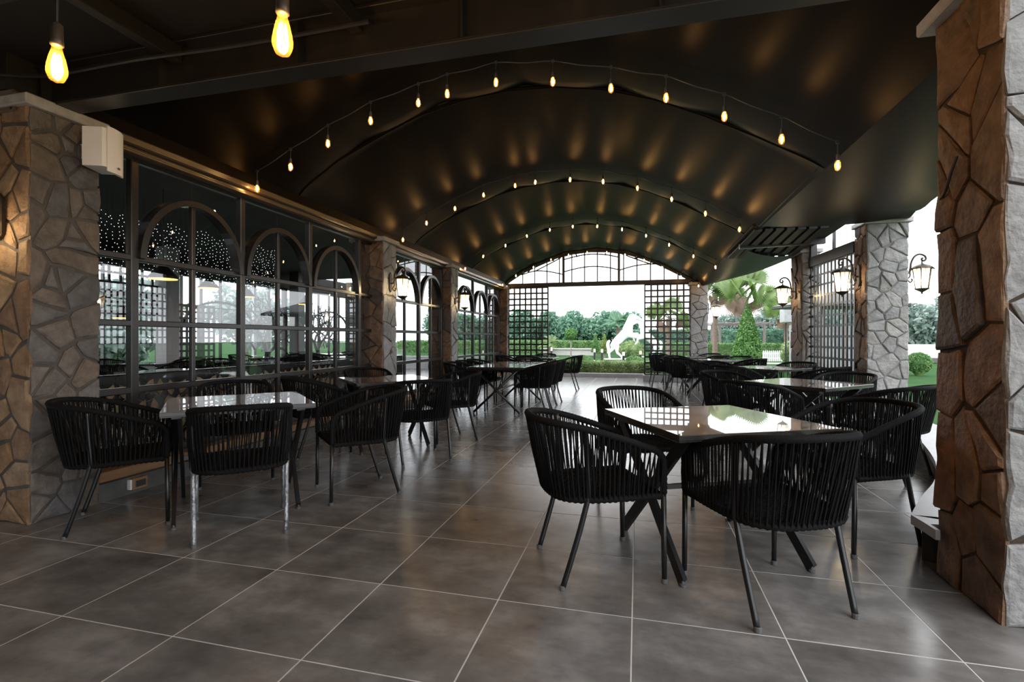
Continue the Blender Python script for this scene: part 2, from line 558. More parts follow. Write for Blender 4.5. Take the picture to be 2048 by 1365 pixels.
# ================================================================== STRUCTURE
# ---- floor: grout bed and individual tiles
PX, PY = 0.598, 0.592
floor = MB().box(-4.2, 3.75, -5.0, 15.55, -0.12, -0.0012).build('floor', M_GROUT)
tag(floor, kind='structure')
tile_me = MB().cbox(-PX / 2 + 0.003, PX / 2 - 0.003, -PY / 2 + 0.003, PY / 2 - 0.003, -0.012, 0.0, 0.0008).mesh('floor_tile')
tile_me.materials.append(M_TILE)
rest = MB()
cells = []
for j in range(-12, 23):
    for i in range(-7, 7):
        x = -0.022 + PX * (i + 0.5)
        y = 2.19 + PY * (j + 0.5)
        if x < -4.3 or x > 3.7 or y > 15.6 or y < -4.8:
            continue
        if y > 7.9 and x > 3.3:
            continue
        cells.append((y, x))
cells.sort()
front = [c for c in cells if c[0] > 1.0][:296]
fs = set(front)
for y, x in front:
    share('floor_tile', tile_me, floor, (x, y, 0))
for c in cells:
    if c not in fs:
        y, x = c
        rest.box(x - PX / 2 + 0.003, x + PX / 2 - 0.003, y - PY / 2 + 0.003, y + PY / 2 - 0.003, -0.012, 0.0)
tag(rest.build('tile_field', M_TILE, floor), kind='stuff')

# ---- left wall: plinth, ledge, header
wall_left = MB().box(-4.12, -3.80, 2.6, 14.7, 0, 0.13).build('wall_left', M_PLINTH)
tag(wall_left, kind='structure')
MB().cbox(-4.06, -3.84, 2.74, 14.6, 0.13, 0.205, 0.006).build('ledge', M_LEDGEW, wall_left)
trim_1 = MB().cbox(-4.10, -3.90, 2.3, 14.6, 2.67, 2.82, 0.01).build('trim_1', M_HEADER)
tag(trim_1, kind='structure')
MB().cbox(-3.93, -3.86, 2.3, 14.6, 2.73, 2.80, 0.012).build('moulding', M_HEADER, trim_1)
MB().cbox(-3.93, -3.88, 2.3, 14.6, 2.675, 2.70, 0.006).build('moulding', M_HEADER, trim_1)


# ---- window bays with arches
def window_bay(name, y0, y1, mains, halves):
    w = empty(name, (-4.0, y0, 0), kind='structure')
    L = y1 - y0
    loc = lambda y: y - y0
    for y in mains:
        MB().cbox(-0.03, 0.035, loc(y) - 0.032, loc(y) + 0.032, 0.2, 2.68, 0.006).build('mullion', M_FRAME, w)
    for y in halves:
        MB().cbox(-0.02, 0.025, loc(y) - 0.02, loc(y) + 0.02, 0.2, 2.44, 0.005).build('glazing_bar', M_FRAME, w)
    for z, h in ((0.235, 0.07), (0.782, 0.055), (1.326, 0.05), (1.86, 0.05), (2.66, 0.03)):
        MB().cbox(-0.03, 0.03, 0, L, z - h / 2, z + h / 2, 0.006).build('rail', M_FRAME, w)
    # arches between neighbouring mains
    for a, b in zip(mains[:-1], mains[1:]):
        if b - a < 0.75:
            continue
        c = (a + b) / 2
        R = (b - a) / 2 - 0.02
        m = MB()
        n = 28
        pv = []
        for k in range(n + 1):
            t = pi * k / n
            for rr, xx in ((1.0, -0.035), (1.0, 0.065), (0.90, 0.065), (0.90, -0.035)):
                pv.append((xx, loc(c) - cos(t) * R * rr, 1.86 + sin(t) * (0.60 * (rr if rr == 1 else 0.915))))
        pf = []
        for k in range(n):
            for q in range(4):
                q2 = (q + 1) % 4
                pf.append((k * 4 + q, (k + 1) * 4 + q, (k + 1) * 4 + q2, k * 4 + q2))
        m.add(pv, pf)
        m.build('arch', M_FRAME, w, smooth=False)
    ys = sorted(set([y0, y1] + list(mains) + list(halves)))
    zs = [0.25, 0.782, 1.326, 1.86, 2.66]
    for a, b in zip(ys[:-1], ys[1:]):
        if b - a < 0.05:
            continue
        for c, d in zip(zs[:-1], zs[1:]):
            MB().box(-0.003, 0.003, loc(a) + 0.004, loc(b) - 0.004, c + 0.004, d - 0.004).build('pane', M_GLASS, w)
    return w


window_bay('window_1', 2.74, 6.90, [3.155, 4.294, 5.395, 6.525], [3.715, 4.835, 5.955])
window_bay('window_2', 7.29, 9.76, [7.45, 8.60, 9.70], [8.02, 9.15])
window_bay('window_3', 10.12, 14.36, [10.60, 11.76, 12.94, 14.12], [11.18, 12.35, 13.53])


# ---- stone cladding --------------------------------------------------
def clip(poly, nx, ny, d):
    """keep the part of poly with nx*x+ny*y <= d"""
    out = []
    n = len(poly)
    for i in range(n):
        a = poly[i]
        b = poly[(i + 1) % n]
        da = a[0] * nx + a[1] * ny - d
        db = b[0] * nx + b[1] * ny - d
        if da <= 0:
            out.append(a)
        if (da < 0 < db) or (db < 0 < da):
            t = da / (da - db)
            out.append((a[0] + (b[0] - a[0]) * t, a[1] + (b[1] - a[1]) * t))
    return out


def area(p):
    return 0.5 * sum(p[i][0] * p[(i + 1) % len(p)][1] - p[(i + 1) % len(p)][0] * p[i][1] for i in range(len(p)))


def stones(parent, o, u, n, W, Hh, sx, sz, m, seed, gap=0.013, tmin=0.008, tmax=0.03):
    """clad the face with origin o (parent space), horizontal axis u and normal n with irregular flagstones"""
    rnd = random.Random(seed)
    o = Vector(o)
    u = Vector(u)
    n = Vector(n)
    cols = max(1, round(W / sx))
    rows = max(2, round(Hh / sz))
    pts = []
    for r in range(rows):
        for c in range(cols):
            if rnd.random() < 0.13:
                continue
            px = (c + 0.5 + (0.25 if r % 2 else -0.25) * (cols > 1) + rnd.uniform(-.55, .55)) * W / cols
            pz = (r + 0.5 + rnd.uniform(-.6, .6)) * Hh / rows
            pts.append((min(max(px, 0.02), W - 0.02), min(max(pz, 0.03), Hh - 0.03)))
    asp = sz / sx
    wt = [rnd.random() for _ in pts]
    for i, (x, z) in enumerate(pts):
        poly = [(0, 0), (W, 0), (W, Hh), (0, Hh)]
        g = gap * rnd.uniform(0.5, 1.3)
        for j, (x2, z2) in enumerate(pts):
            if i == j or abs(x2 - x) > 4 * sx or abs(z2 - z) > 4 * sz:
                continue
            # anisotropic bisector
            ax, az = (x2 - x), (z2 - z) / (asp ** 0.6)
            nx, nz = ax, az / (asp ** 0.6)
            wf_ = 0.5 + 0.16 * (wt[i] - wt[j])
            mx_, mz_ = x + (x2 - x) * wf_, z + (z2 - z) * wf_
            l = sqrt(nx * nx + nz * nz)
            if l < 1e-5:
                continue
            nx /= l
            nz /= l
            poly = clip(poly, nx, nz, nx * mx_ + nz * mz_ - g / 2)
            if len(poly) < 3:
                break
        if len(poly) < 3 or abs(area(poly)) < 0.0012:
            continue
        # rough outline
        q = []
        for k in range(len(poly)):
            a = poly[k]
            b = poly[(k + 1) % len(poly)]
            L = sqrt((a[0] - b[0]) ** 2 + (a[1] - b[1]) ** 2)
            if L < 0.012:
                continue
            q.append(a)
            s = max(1, int(L / 0.075))
            for t in range(1, s):
                f = t / s
                j = rnd.uniform(-.011, .006)
                ex, ez = (b[0] - a[0]) / L, (b[1] - a[1]) / L
                q.append((a[0] + (b[0] - a[0]) * f - ez * -j * -1, a[1] + (b[1] - a[1]) * f + ex * j * -1))
        if len(q) < 3:
            continue
        cx = sum(p[0] for p in q) / len(q)
        cz = sum(p[1] for p in q) / len(q)
        th = rnd.uniform(tmin, tmax)
        tx = rnd.uniform(-.05, .05)
        tz = rnd.uniform(-.05, .05)
        V = []
        k = len(q)
        for (a, b) in q:
            V.append((a - cx, b - cz, -0.01))
        for (a, b) in q:
            V.append((a - cx, b - cz, max(0.004, th * 0.55 + tx * (a - cx) + tz * (b - cz))))
        for (a, b) in q:
            dx, dz = a - cx, b - cz
            L = max(sqrt(dx * dx + dz * dz), 1e-4)
            ins = min(0.014, L * 0.3)
            V.append((dx * (1 - ins / L), dz * (1 - ins / L), max(0.007, th + tx * dx + tz * dz + rnd.uniform(-.003, .003))))
        V.append((0, 0, th + rnd.uniform(0.0, .006)))
        F = []
        for e in range(k):
            e2 = (e + 1) % k
            F.append((e, e2, k + e2, k + e))
            F.append((k + e, k + e2, 2 * k + e2, 2 * k + e))
            F.append((2 * k + e, 2 * k + e2, 3 * k))
        ctr = o + u * cx + Vector((0, 0, cz))
        V3 = [u * a + Vector((0, 0, b)) + n * c for a, b, c in V]
        if u.cross(Vector((0, 0, 1))).dot(n) < 0:
            F = [tuple(reversed(f)) for f in F]
        MB().add(V3, F).build('stone', m, parent, loc=ctr)


def pillar(name_label, x0, x1, y0, y1, zt, faces, seed, cap=0.05, mortar=None, capm=None, **kw):
    """rubble-clad pillar; faces: list of (side, stone material, sx, sz)"""
    p = empty('stone_pillar', ((x0 + x1) / 2, (y0 + y1) / 2, 0), label=name_label, cat='pillar', group='stone pillars of the terrace')
    hx, hy = (x1 - x0) / 2, (y1 - y0) / 2
    MB().cbox(-hx, hx, -hy, hy, 0, zt, 0.008).build('core', mortar or M_MORTAR_D, p)
    MB().cbox(-hx - cap, hx + cap, -hy - cap, hy + cap, zt, zt + 0.07, 0.008).build('cap', capm or M_CAP, p)
    for k, (side, m, sx, sz) in enumerate(faces):
        if side == '-y':
            stones(p, (-hx, -hy, 0), (1, 0, 0), (0, -1, 0), 2 * hx, zt, sx, sz, m, seed + k, **kw)
        elif side == '+x':
            stones(p, (hx, -hy, 0), (0, 1, 0), (1, 0, 0), 2 * hy, zt, sx, sz, m, seed + k, **kw)
        elif side == '-x':
            stones(p, (-hx, hy, 0), (0, -1, 0), (-1, 0, 0), 2 * hy, zt, sx, sz, m, seed + k, **kw)
        elif side == '+y':
            stones(p, (hx, hy, 0), (-1, 0, 0), (0, 1, 0), 2 * hx, zt, sx, sz, m, seed + k, **kw)
    return p


pillar('nearest left stone pillar carrying the white loudspeaker', -4.42, -3.80, 2.33, 2.75, 2.70, [('-y', M_ST_WARMLIT_OCHRE, 0.15, 0.18), ('+x', M_ST_MIX, 0.12, 0.145)], 11, mortar=M_MORTAR_D, gap=0.022, tmin=0.003, tmax=0.018)
pillar('second left stone pillar with a wall lantern, between first and second window bay', -4.30, -3.79, 6.88, 7.29, 2.70, [('-y', M_ST_WARMLIT, 0.19, 0.26), ('+x', M_ST_DAYLIT, 0.17, 0.21)], 23)
pillar('third left stone pillar with a wall lantern, between second and third window bay', -4.30, -3.79, 9.75, 10.11, 2.70, [('-y', M_ST_WARMLIT, 0.2, 0.26), ('+x', M_ST_DAYLIT, 0.18, 0.22)], 37)
pillar('farthest left stone pillar at the corner beside the back lattice', -4.2, -3.80, 14.36, 14.62, 2.70, [('-y', M_ST_WARMLIT, 0.2, 0.24), ('+x', M_ST_DAYLIT, 0.17, 0.22)], 41)
pillar('nearest right stone pillar with tall stones, warm-lit brown side and daylit grey front', 1.49, 2.25, 2.51, 2.98, 2.78, [('-x', M_ST_WARMLIT, 0.15, 0.27), ('-y', M_ST_DAYLIT, 0.22, 0.26)], 56, cap=0.07, mortar=M_MORTAR_B, tmin=0.006, tmax=0.024)
pillar('broad stone pillar with daylit grey front and two lanterns beside the right lattice', 2.99, 3.46, 7.62, 7.95, 2.74, [('-y', M_ST_DAYLIT, 0.145, 0.155), ('-x', M_ST_WARMLIT, 0.13, 0.2)], 68, mortar=M_MORTAR_G)
pillar('round-topped stone pillar with one lantern at far end of right lattice', 2.76, 3.02, 9.52, 10.1, 2.68, [('-y', M_ST_DAYLIT, 0.15, 0.2), ('-x', M_ST_WARMLIT, 0.18, 0.28)], 74)
pillar('far right corner stone pillar beside the back opening', 1.42, 1.86, 14.4, 14.75, 2.68, [('-y', M_ST_DAYLIT, 0.2, 0.22), ('-x', M_ST_MIX, 0.2, 0.26)], 83)

# ---- back wall: beam, lattices, fanlight
wall_back = MB().cbox(-3.82, 1.44, 14.45, 14.62, 2.74, 2.86, 0.01).build('wall_back', M_STEEL)
tag(wall_back, kind='structure')


def lattice(x0, y0, x1, y1, z0, z1, nx, nz, label, depth=0.03, bw=0.047, base=None):
    """grid screen of flat bars standing between two ground points"""
    L = sqrt((x1 - x0) ** 2 + (y1 - y0) ** 2)
    e = empty('lattice_screen', (x0, y0, 0), atan2(y1 - y0, x1 - x0), label=label, cat='lattice', group='black lattice screens')
    for nm, a in (('frame_post', 0), ('frame_post', L)):
        MB().cbox(a - .02, a + .02, -.02, .02, z0, z1, .003).build(nm, M_BLACK, e)
    vb = MB().box(-bw / 2, bw / 2, -depth / 2, depth / 2, z0, z1).mesh('upright_bar')
    vb.materials.append(M_BLACK)
    hb = MB().box(0, L, -depth / 2 + .004, depth / 2 - .004, -bw / 2, bw / 2).mesh('cross_bar')
    hb.materials.append(M_BLACK)
    for i in range(1, nx):
        share('upright_bar', vb, e, (L * i / nx, 0, 0))
    for k in range(nz + 1):
        share('cross_bar', hb, e, (0, 0, z0 + (z1 - z0) * k / nz))
    if base:
        MB().cbox(-.05, L + .1, -.09, .09, 0, base, .006).build('base_kerb', M_GREYSLAB, e)
    return e


lattice(-3.78, 14.53, -2.58, 14.53, 0.18, 2.73, 7, 15, 'black lattice screen left of the back opening', base=0.17)
lattice(0.20, 14.53, 1.42, 14.53, 0.18, 2.73, 7, 15, 'black lattice screen right of the back opening', base=0.17)
lattice(2.98, 7.95, 2.86, 9.55, 0.05, 2.42, 13, 14, 'tall black lattice screen between the two right pillars', depth=0.016, bw=0.036)
lb = empty('lattice_header', (3.0, 7.9, 2.5), label='heavy black beam above the right lattice screen', cat='beam')
MB().bar((0, 0.06, 0), (-0.11, 1.58, 0), 0.1, 0.16).build('beam', M_STEEL, lb)
MB().bar((0.0, 0.9, 0.08), (0.0, 0.9, 0.5), 0.04, 0.04).build('strut', M_STEEL, lb)
MB().bar((-.1, 1.53, 0.05), (-.1, 1.53, 0.55), 0.09, 0.09).build('strut', M_STEEL, lb)

# vault profile (x, z) of the tent lining
VX = [-3.92, -3.80, -3.38, -2.86, -2.37, -1.86, -1.35, -0.83, -0.32, 0.17, 0.63, 1.11, 1.53, 1.66]
VZ = [2.90, 3.02, 3.28, 3.50, 3.69, 3.80, 3.845, 3.82, 3.73, 3.57, 3.36, 3.10, 2.86, 2.77]


def vz(x):
    return float(np.interp(x, VX, VZ))


fan = empty('window_4', (0, 14.56, 0), kind='structure')
for x in (-2.12, -0.52):
    MB().cbox(x - .035, x + .035, -.03, .03, 2.86, vz(x) + .02, .005).build('fan_post', M_BLACK, fan)
fx0, fx1 = -3.75, 1.45
for k in range(1, 14):
    x = fx0 + (fx1 - fx0) * k / 14 + 0.02
    if min(abs(x + 2.12), abs(x + .52)) < 0.12:
        continue
    MB().tube([(x, 0, 2.86), (x, 0, vz(x) - .05)], 0.018, 6).build('fan_bar', M_BLACK, fan)


def fcurve(pts):
    MB().tube(catmull([(x, 0, z) for x, z in pts], 5), 0.018, 6).build('fan_curve', M_BLACK, fan)


for dz in (0, 0.36):
    fcurve([(-2.12, 3.18 + dz), (-1.7, 3.27 + dz), (-1.32, 3.31 + dz), (-.92, 3.28 + dz), (-.52, 3.19 + dz)])
fcurve([(-3.4, 3.13), (-3.0, 3.23), (-2.6, 3.21), (-2.12, 3.10)])
fcurve([(-.52, 3.17), (-.1, 3.28), (.35, 3.32), (.85, 3.28)])
fcurve([(-3.2, 3.2), (-2.9, 3.45), (-2.5, 3.52), (-2.4, 3.53)])
fcurve([(-2.95, 3.24), (-2.5, 3.45), (-2.2, 3.6)])
fcurve([(.35, 3.32), (-.1, 3.5), (-.48, 3.66)])
fcurve([(-.1, 3.5), (.2, 3.52), (.5, 3.44), (.85, 3.28)])
fcurve([(-1.72, 3.6), (-1.78, 3.72), (-1.95, 3.79), (-2.1, 3.78)])
fcurve([(-.92, 3.62), (-.86, 3.72), (-.72, 3.78), (-.55, 3.76)])


# ---- ceiling: black tent lining, hoops pulled down behind each light string
HOOPS = [4.30, 7.45, 10.65, 13.95]


def yoff(y):
    """height of the lining above the hoop line along the hall"""
    o = 0.0
    prev = None
    for h in HOOPS:
        if h <= y <= h + 0.75:
            return -0.02 * sin(pi * (y - h) / 0.75)
    # between hoops: jump up behind the hoop and come down to the next string
    for k in range(len(HOOPS) - 1):
        a = HOOPS[k] + 0.75
        b = HOOPS[k + 1]
        if a < y < b:
            t = (y - a) / (b - a)
            up = 0.17
            return up * min(1.0, t / 0.06) * (1 - t) ** 0.9
    if y < HOOPS[0]:
        return 0.05 * (HOOPS[0] - y) / 1.6
    return 0.0


ys = [2.62, 2.9, 3.3, 3.7, 4.0]
for k, h in enumerate(HOOPS):
    ys += [h, h + .2, h + .4, h + .6, h + .74] if h < 13.9 else [h, h + .3, h + .6, 14.68]
    if k < 3:
        a = h + .75
        b = HOOPS[k + 1]
        ys += [a + .02, a + (b - a) * .03, a + (b - a) * .06, a + (b - a) * .12, a + (b - a) * .22, a + (b - a) * .35, a + (b - a) * .5, a + (b - a) * .65, a + (b - a) * .8, a + (b - a) * .92]
ys = sorted(ys)
xs = list(np.linspace(-3.92, 1.66, 61))
V = []
for y in ys:
    for i, x in enumerate(xs):
        sc = abs(((x + 3.92) / 0.93) % 1.0 - 0.5) * 2   # 1 at the purlins
        fade = sin(pi * min(max((x + 3.92) / 5.58, 0), 1)) ** 0.5
        s = 0.035 * (sc ** 2) * fade
        o = yoff(y) * fade
        # keep the eaves tied to the header
        V.append((x, y, vz(x) + o + s - 0.02))
F = []
nx = len(xs)
for j in range(len(ys) - 1):
    for i in range(nx - 1):
        F.append((j * nx + i, (j + 1) * nx + i, (j + 1) * nx + i + 1, j * nx + i + 1))
ceiling = MB().add(V, F).build('ceiling', M_FABRIC, smooth=True)
tag(ceiling, kind='structure')
MB().box(-3.95, -3.895, 2.62, 14.62, 2.79, 3.02).build('valance', M_FABRIC, ceiling)
# pole pockets sewn along each hoop and the arch rim at the open end
for h in HOOPS[:3]:
    MB().tube([(x, h + .78, vz(x) - 0.02 + 0.02) for x in xs], 0.02, 8).build('hoop_pocket', M_FABRIC, ceiling, smooth=True)
rim = MB()
rv = []
for x in xs:
    for yy, zz in ((14.62, 0.03), (14.62, -0.10), (14.70, -0.10), (14.70, 0.03)):
        rv.append((x, yy, vz(x) + zz))
rf = []
for i in range(nx - 1):
    for q in range(4):
        rf.append((i * 4 + q, i * 4 + (q + 1) % 4, (i + 1) * 4 + (q + 1) % 4, (i + 1) * 4 + q))
rim.add(rv, rf).build('arch_rim', M_STEEL, ceiling)


def flap(name, inner, outer, nseg, scallop, label, sag=0.06):
    m = MB()
    rows = 10
    I = catmull(inner, nseg)
    O = catmull(outer, nseg)
    n = min(len(I), len(O))
    V = []
    for k in range(n):
        for r in range(rows + 1):
            t = r / rows
            p = I[k].lerp(O[k], t)
            z = p.z - sag * sin(pi * t) * 0.8
            if r == rows:
                z -= scallop * abs(sin(k * 0.9))
            V.append((p.x, p.y, z))
    F = []
    for k in range(n - 1):
        for r in range(rows):
            a = k * (rows + 1) + r
            F.append((a, a + 1, a + rows + 2, a + rows + 1))
    o = m.add(V, F).build(name, M_FABRIC, smooth=True)
    return tag(o, kind='structure')


flap('ceiling_flap', [(1.62, 2.62, 2.80), (1.62, 4.2, 2.79), (1.62, 5.8, 2.78), (1.62, 7.5, 2.76)],
     [(2.35, 2.62, 2.86), (2.95, 4.6, 2.80), (3.15, 6.2, 2.77), (3.45, 7.62, 2.80)], 8, 0.03, None)
flap('ceiling_flap', [(1.62, 9.0, 2.76), (1.62, 10.6, 2.76), (1.62, 12.5, 2.77), (1.62, 14.6, 2.77)],
     [(2.75, 9.9, 2.72), (2.75, 10.5, 2.70), (2.45, 12.4, 2.68), (1.75, 14.6, 2.72)], 8, 0.0, None, sag=0.12)

# roofing over the right middle bay: dark sloping slats
rb = empty('side_roof_frame', (1.62, 7.6, 2.72), label='dark slatted roof frame above gap beside right lattice', cat='roof frame')
for k in range(7):
    MB().bar((0.05 + k * 0.14, 0.1, 0.03), (0.05 + k * 0.17, 2.3, -0.02), 0.1, 0.03).build('slat', M_DECK, rb)
MB().add([(-.05, .0, .06), (1.2, .0, .09), (1.3, 2.6, .04), (-.05, 2.6, .02), (-.05, .0, .08), (1.2, .0, .11), (1.3, 2.6, .06), (-.05, 2.6, .04)], [(3, 2, 1, 0), (4, 5, 6, 7), (0, 1, 5, 4), (1, 2, 6, 5), (2, 3, 7, 6), (3, 0, 4, 7)]).build('roof_sheet', M_DECK, rb)
MB().bar((0, 1.2, 0.0), (1.25, 1.2, 0.03), 0.09, 0.09).build('crossbeam', M_STEEL, rb)

# ---- near roof: steel beam, joists, deck
beam = empty('steel_beam', (-1.0, 2.52, 2.76), label='long dark steel I-beam spanning between the two nearest pillars', cat='beam')
MB().cbox(-3.4, 3.6, -.075, .075, 0.0, 0.02, .003).build('bottom_flange', M_STEEL, beam)
MB().box(-3.4, 3.6, -.008, .008, 0.02, 0.27).build('web', M_STEEL, beam)
MB().cbox(-3.4, 3.6, -.075, .075, 0.27, 0.29, .003).build('top_flange', M_STEEL, beam)
for k in range(7):
    MB().box(-2.9 + k * 1.0, -2.89 + k * 1.0, -.07, -.008, 0.02, 0.27).build('stiffener', M_STEEL, beam)
for k, x in enumerate((-4.05, -2.80, -1.54, -0.28, 0.98)):
    j = empty('roof_joist', (x, 0, 2.93), label=f'{ORD[k]} dark steel roof joist from the left, overhead near the viewer', cat='joist', group='roof joists under the near deck')
    MB().cbox(-.035, .035, -4.5, 2.50, 0, 0.10, .004).build('joist', M_STEEL, j)
tag(MB().box(-5.0, 1.30, -4.6, 2.66, 3.06, 3.12).build('ceiling_deck', M_DECK), kind='structure')
for k in range(4):
    y = 1.9 - k * 0.8
    tag(MB().cbox(-4.9, 1.3, y - .03, y + .03, 3.02, 3.06, .004).build('roof_purlin', M_STEEL), f'thin dark roof purlin across the near deck, {ORD[k]} back from steel beam', 'purlin', 'purlins under the near deck')
# building side behind the near left pillar
tag(MB().box(-4.7, -4.42, -4.6, 2.6, 0, 3.06).build('wall_side', M_PLINTH), kind='structure')
tag(MB().box(-4.7, 0.9, -4.6, -4.4, 0, 3.06).build('rear_light_blocker', M_PLINTH), kind='structure')  # unseen wall added behind the viewer to cut daylight on the left
# loose conduit along the beam
tag(MB().tube(catmull([(-4.3, 2.2, 2.76), (-4.1, 2.25, 2.9), (-3.7, 2.36, 2.90), (-3.0, 2.38, 2.915), (-2.2, 2.39, 2.9), (-1.4, 2.39, 2.905)], 6), 0.012, 6).build('electrical_conduit', M_CORD), 'thin shiny conduit running along the steel beam', 'conduit')

# ---- curved bench ledge on the right
inner = [Vector((1.435, 2.90, 0)), Vector((1.435, 2.985, 0)), Vector((1.435, 3.005, 0))] + catmull([(1.43, 3.12, 0), (1.66, 3.50, 0), (1.945, 3.94, 0), (2.228, 4.507, 0), (2.50, 5.24, 0), (2.63, 5.72, 0), (2.70, 6.2, 0), (2.80, 6.9, 0), (2.93, 7.45, 0)], 5)


def offset(path, d):
    out = []
    for i, p in enumerate(path):
        t = path[min(i + 1, len(path) - 1)] - path[max(i - 1, 0)]
        t.normalize()
        out.append(p + Vector((t.y, -t.x, 0)) * d)
    return out


def strip(a, b, z0, z1):
    m = MB()
    n = len(a)
    V = []
    for p, q in zip(a, b):
        V += [(p.x, p.y, z0), (q.x, q.y, z0), (q.x, q.y, z1), (p.x, p.y, z1)]
    F = [(0, 1, 2, 3), tuple(4 * (n - 1) + i for i in (3, 2, 1, 0))]
    for i in range(n - 1):
        for q in range(4):
            r = (q + 1) % 4
            F.append((4 * i + q, 4 * (i + 1) + q, 4 * (i + 1) + r, 4 * i + r))
    return m.add(V, F)


bench = empty('curved_bench', (0, 0, 0), label='low curved ledge with pale grey stone top running past the right pillars', cat='bench')
outer = offset(inner, 0.46)
outer[0] = inner[0] + Vector((.02, 0, 0))
outer[1] = inner[1] + Vector((.02, 0, 0))
outer[2] = Vector((1.9, 3.03, 0))
outer[3] = Vector((1.93, 3.08, 0))
strip(inner, outer, 0.20, 0.25).build('seat_slab', M_GREYSLAB, bench)
ii = offset(inner, 0.04)[4:]
strip(ii, offset(inner, 0.40)[4:], 0.0, 0.20).build('base_wall', M_DARKBASE, bench)

# ================================================================== LIGHTS IN THE PLACE
bulb_me = MB().lathe([(0.004, 0.0), (0.013, -0.006), (0.0165, -0.02), (0.018, -0.036), (0.0145, -0.052), (0.006, -0.061)], 10).mesh('glass_bulb')
bulb_me.materials.append(M_AMBER2)
bulb_me.polygons.foreach_set('use_smooth', [True] * len(bulb_me.polygons))
core_me = MB().lathe([(0.002, -0.008), (0.006, -0.014), (0.0085, -0.03), (0.006, -0.046), (0.002, -0.052)], 8).mesh('filament')
core_me.materials.append(M_BULB)
sock_me = MB().lathe([(0.006, 0.05), (0.012, 0.045), (0.014, 0.02), (0.0145, 0.0), (0.011, -0.003)], 10).mesh('socket')
sock_me.materials.append(M_SOCKET)
STR = {
    4.30: [-3.80, -3.40, -2.97, -2.50, -2.00, -1.71, -1.24, -0.72, -0.22, 0.23, 0.68, 1.10, 1.49],
    7.45: [-3.74, -3.32, -2.83, -2.35, -1.84, -1.52, -0.985, -0.495, 0.0, 0.475, 0.93, 1.375],
    10.65: [-3.80, -3.37, -2.85, -2.36, -1.85, -1.35, -0.83, -0.315, 0.172, 0.63, 1.10, 1.52],
    13.95: [-3.82, -3.42, -2.90, -2.39, -1.89, -1.37, -0.83, -0.333, 0.172, 0.643, 1.13, 1.57],
}
SNAME = {4.30: 'nearest', 7.45: 'second nearest', 10.65: 'third nearest', 13.95: 'farthest'}
BZ = {4.30: [2.73, 2.92, 3.115, 3.29, 3.405, 3.455, 3.50, 3.44, 3.32, 3.185, 2.98, 2.755, 2.515]}
for y, bx in STR.items():
    wire = []
    hang = 0.17
    zs_ = []
    for k, x in enumerate(bx):
        top = vz(max(min(x, 1.6), -3.85)) - 0.06
        if y in BZ:
            top = BZ[y][k] + 0.20
        zs_.append(top)
    for k, x in enumerate(bx):
        wire.append((x, y, zs_[k]))
        if k < len(bx) - 1:
            wire.append(((x + bx[k + 1]) / 2, y, (zs_[k] + zs_[k + 1]) / 2 - 0.01))
    tag(MB().tube(catmull(wire, 4), 0.005, 5).build('string_light_cable', M_CORD, smooth=True), f'thin black cable of the {SNAME[y]} string of lights', 'cable', 'string light cables')
    for k, x in enumerate(bx):
        h = 0.115 if y in BZ else 0.10
        e = empty('string_bulb', (x, y, zs_[k] - h - 0.03), label=f'{ORD[k]} glowing bulb from the left on the {SNAME[y]} light string', cat='light bulb', group='bulbs on the light strings')
        MB().tube([(0, 0, 0.045), (0, 0, h + 0.03)], 0.0035, 5).build('drop_wire', M_CORD, e)
        share('socket', sock_me, e)
        share('glass_bulb', bulb_me, e).scale = (1.3, 1.3, 1.3)
        share('filament', core_me, e).scale = (1.25, 1.25, 1.25)
        MB().box(-.012, .012, -.008, .008, h + .015, h + .04).build('clip', M_CORD, e)

# large filament bulbs near the viewer
ed_glass = MB().lathe([(0.014, 0.0), (0.016, -0.015), (0.024, -0.045), (0.0315, -0.085), (0.031, -0.105), (0.022, -0.128), (0.006, -0.137)], 20).mesh('glass_bulb')
ed_glass.materials.append(M_AMBER)
ed_glass.polygons.foreach_set('use_smooth', [True] * len(ed_glass.polygons))
for k, (x, y, z, lab) in enumerate(((-2.08, 1.36, 2.285, 'large amber filament bulb hanging above the left pillar'), (-1.105, 1.36, 2.245, 'large amber filament bulb hanging in front of the steel beam'),
                                    (-0.20, 1.36, 2.36, 'large amber filament bulb just above the top edge of the picture'))):
    e = empty('filament_bulb', (x, y, z), label=lab, cat='light bulb', group='large filament bulbs')
    MB().lathe([(0.008, 0.085), (0.019, 0.075), (0.02, 0.02), (0.021, 0.0), (0.016, -0.004)], 16).build('socket', M_SOCKET, e, smooth=True)
    MB().tube([(0, 0, 0.08), (0.002, 0, 0.3), (0, 0, 2.93 - z + .09)], 0.005, 6).build('cord', M_CORD, e)
    g = share('glass_bulb', ed_glass, e)
    fm = MB()
    for q in range(5):
        t = 2 * pi * q / 5
        fm.tube([(0.009 * cos(t), 0.009 * sin(t), -0.035), (0.015 * cos(t + .3), 0.015 * sin(t + .3), -0.075), (0.009 * cos(t + .6), 0.009 * sin(t + .6), -0.11)], 0.0022, 5)
    fm.build('filament', M_FIL, e)


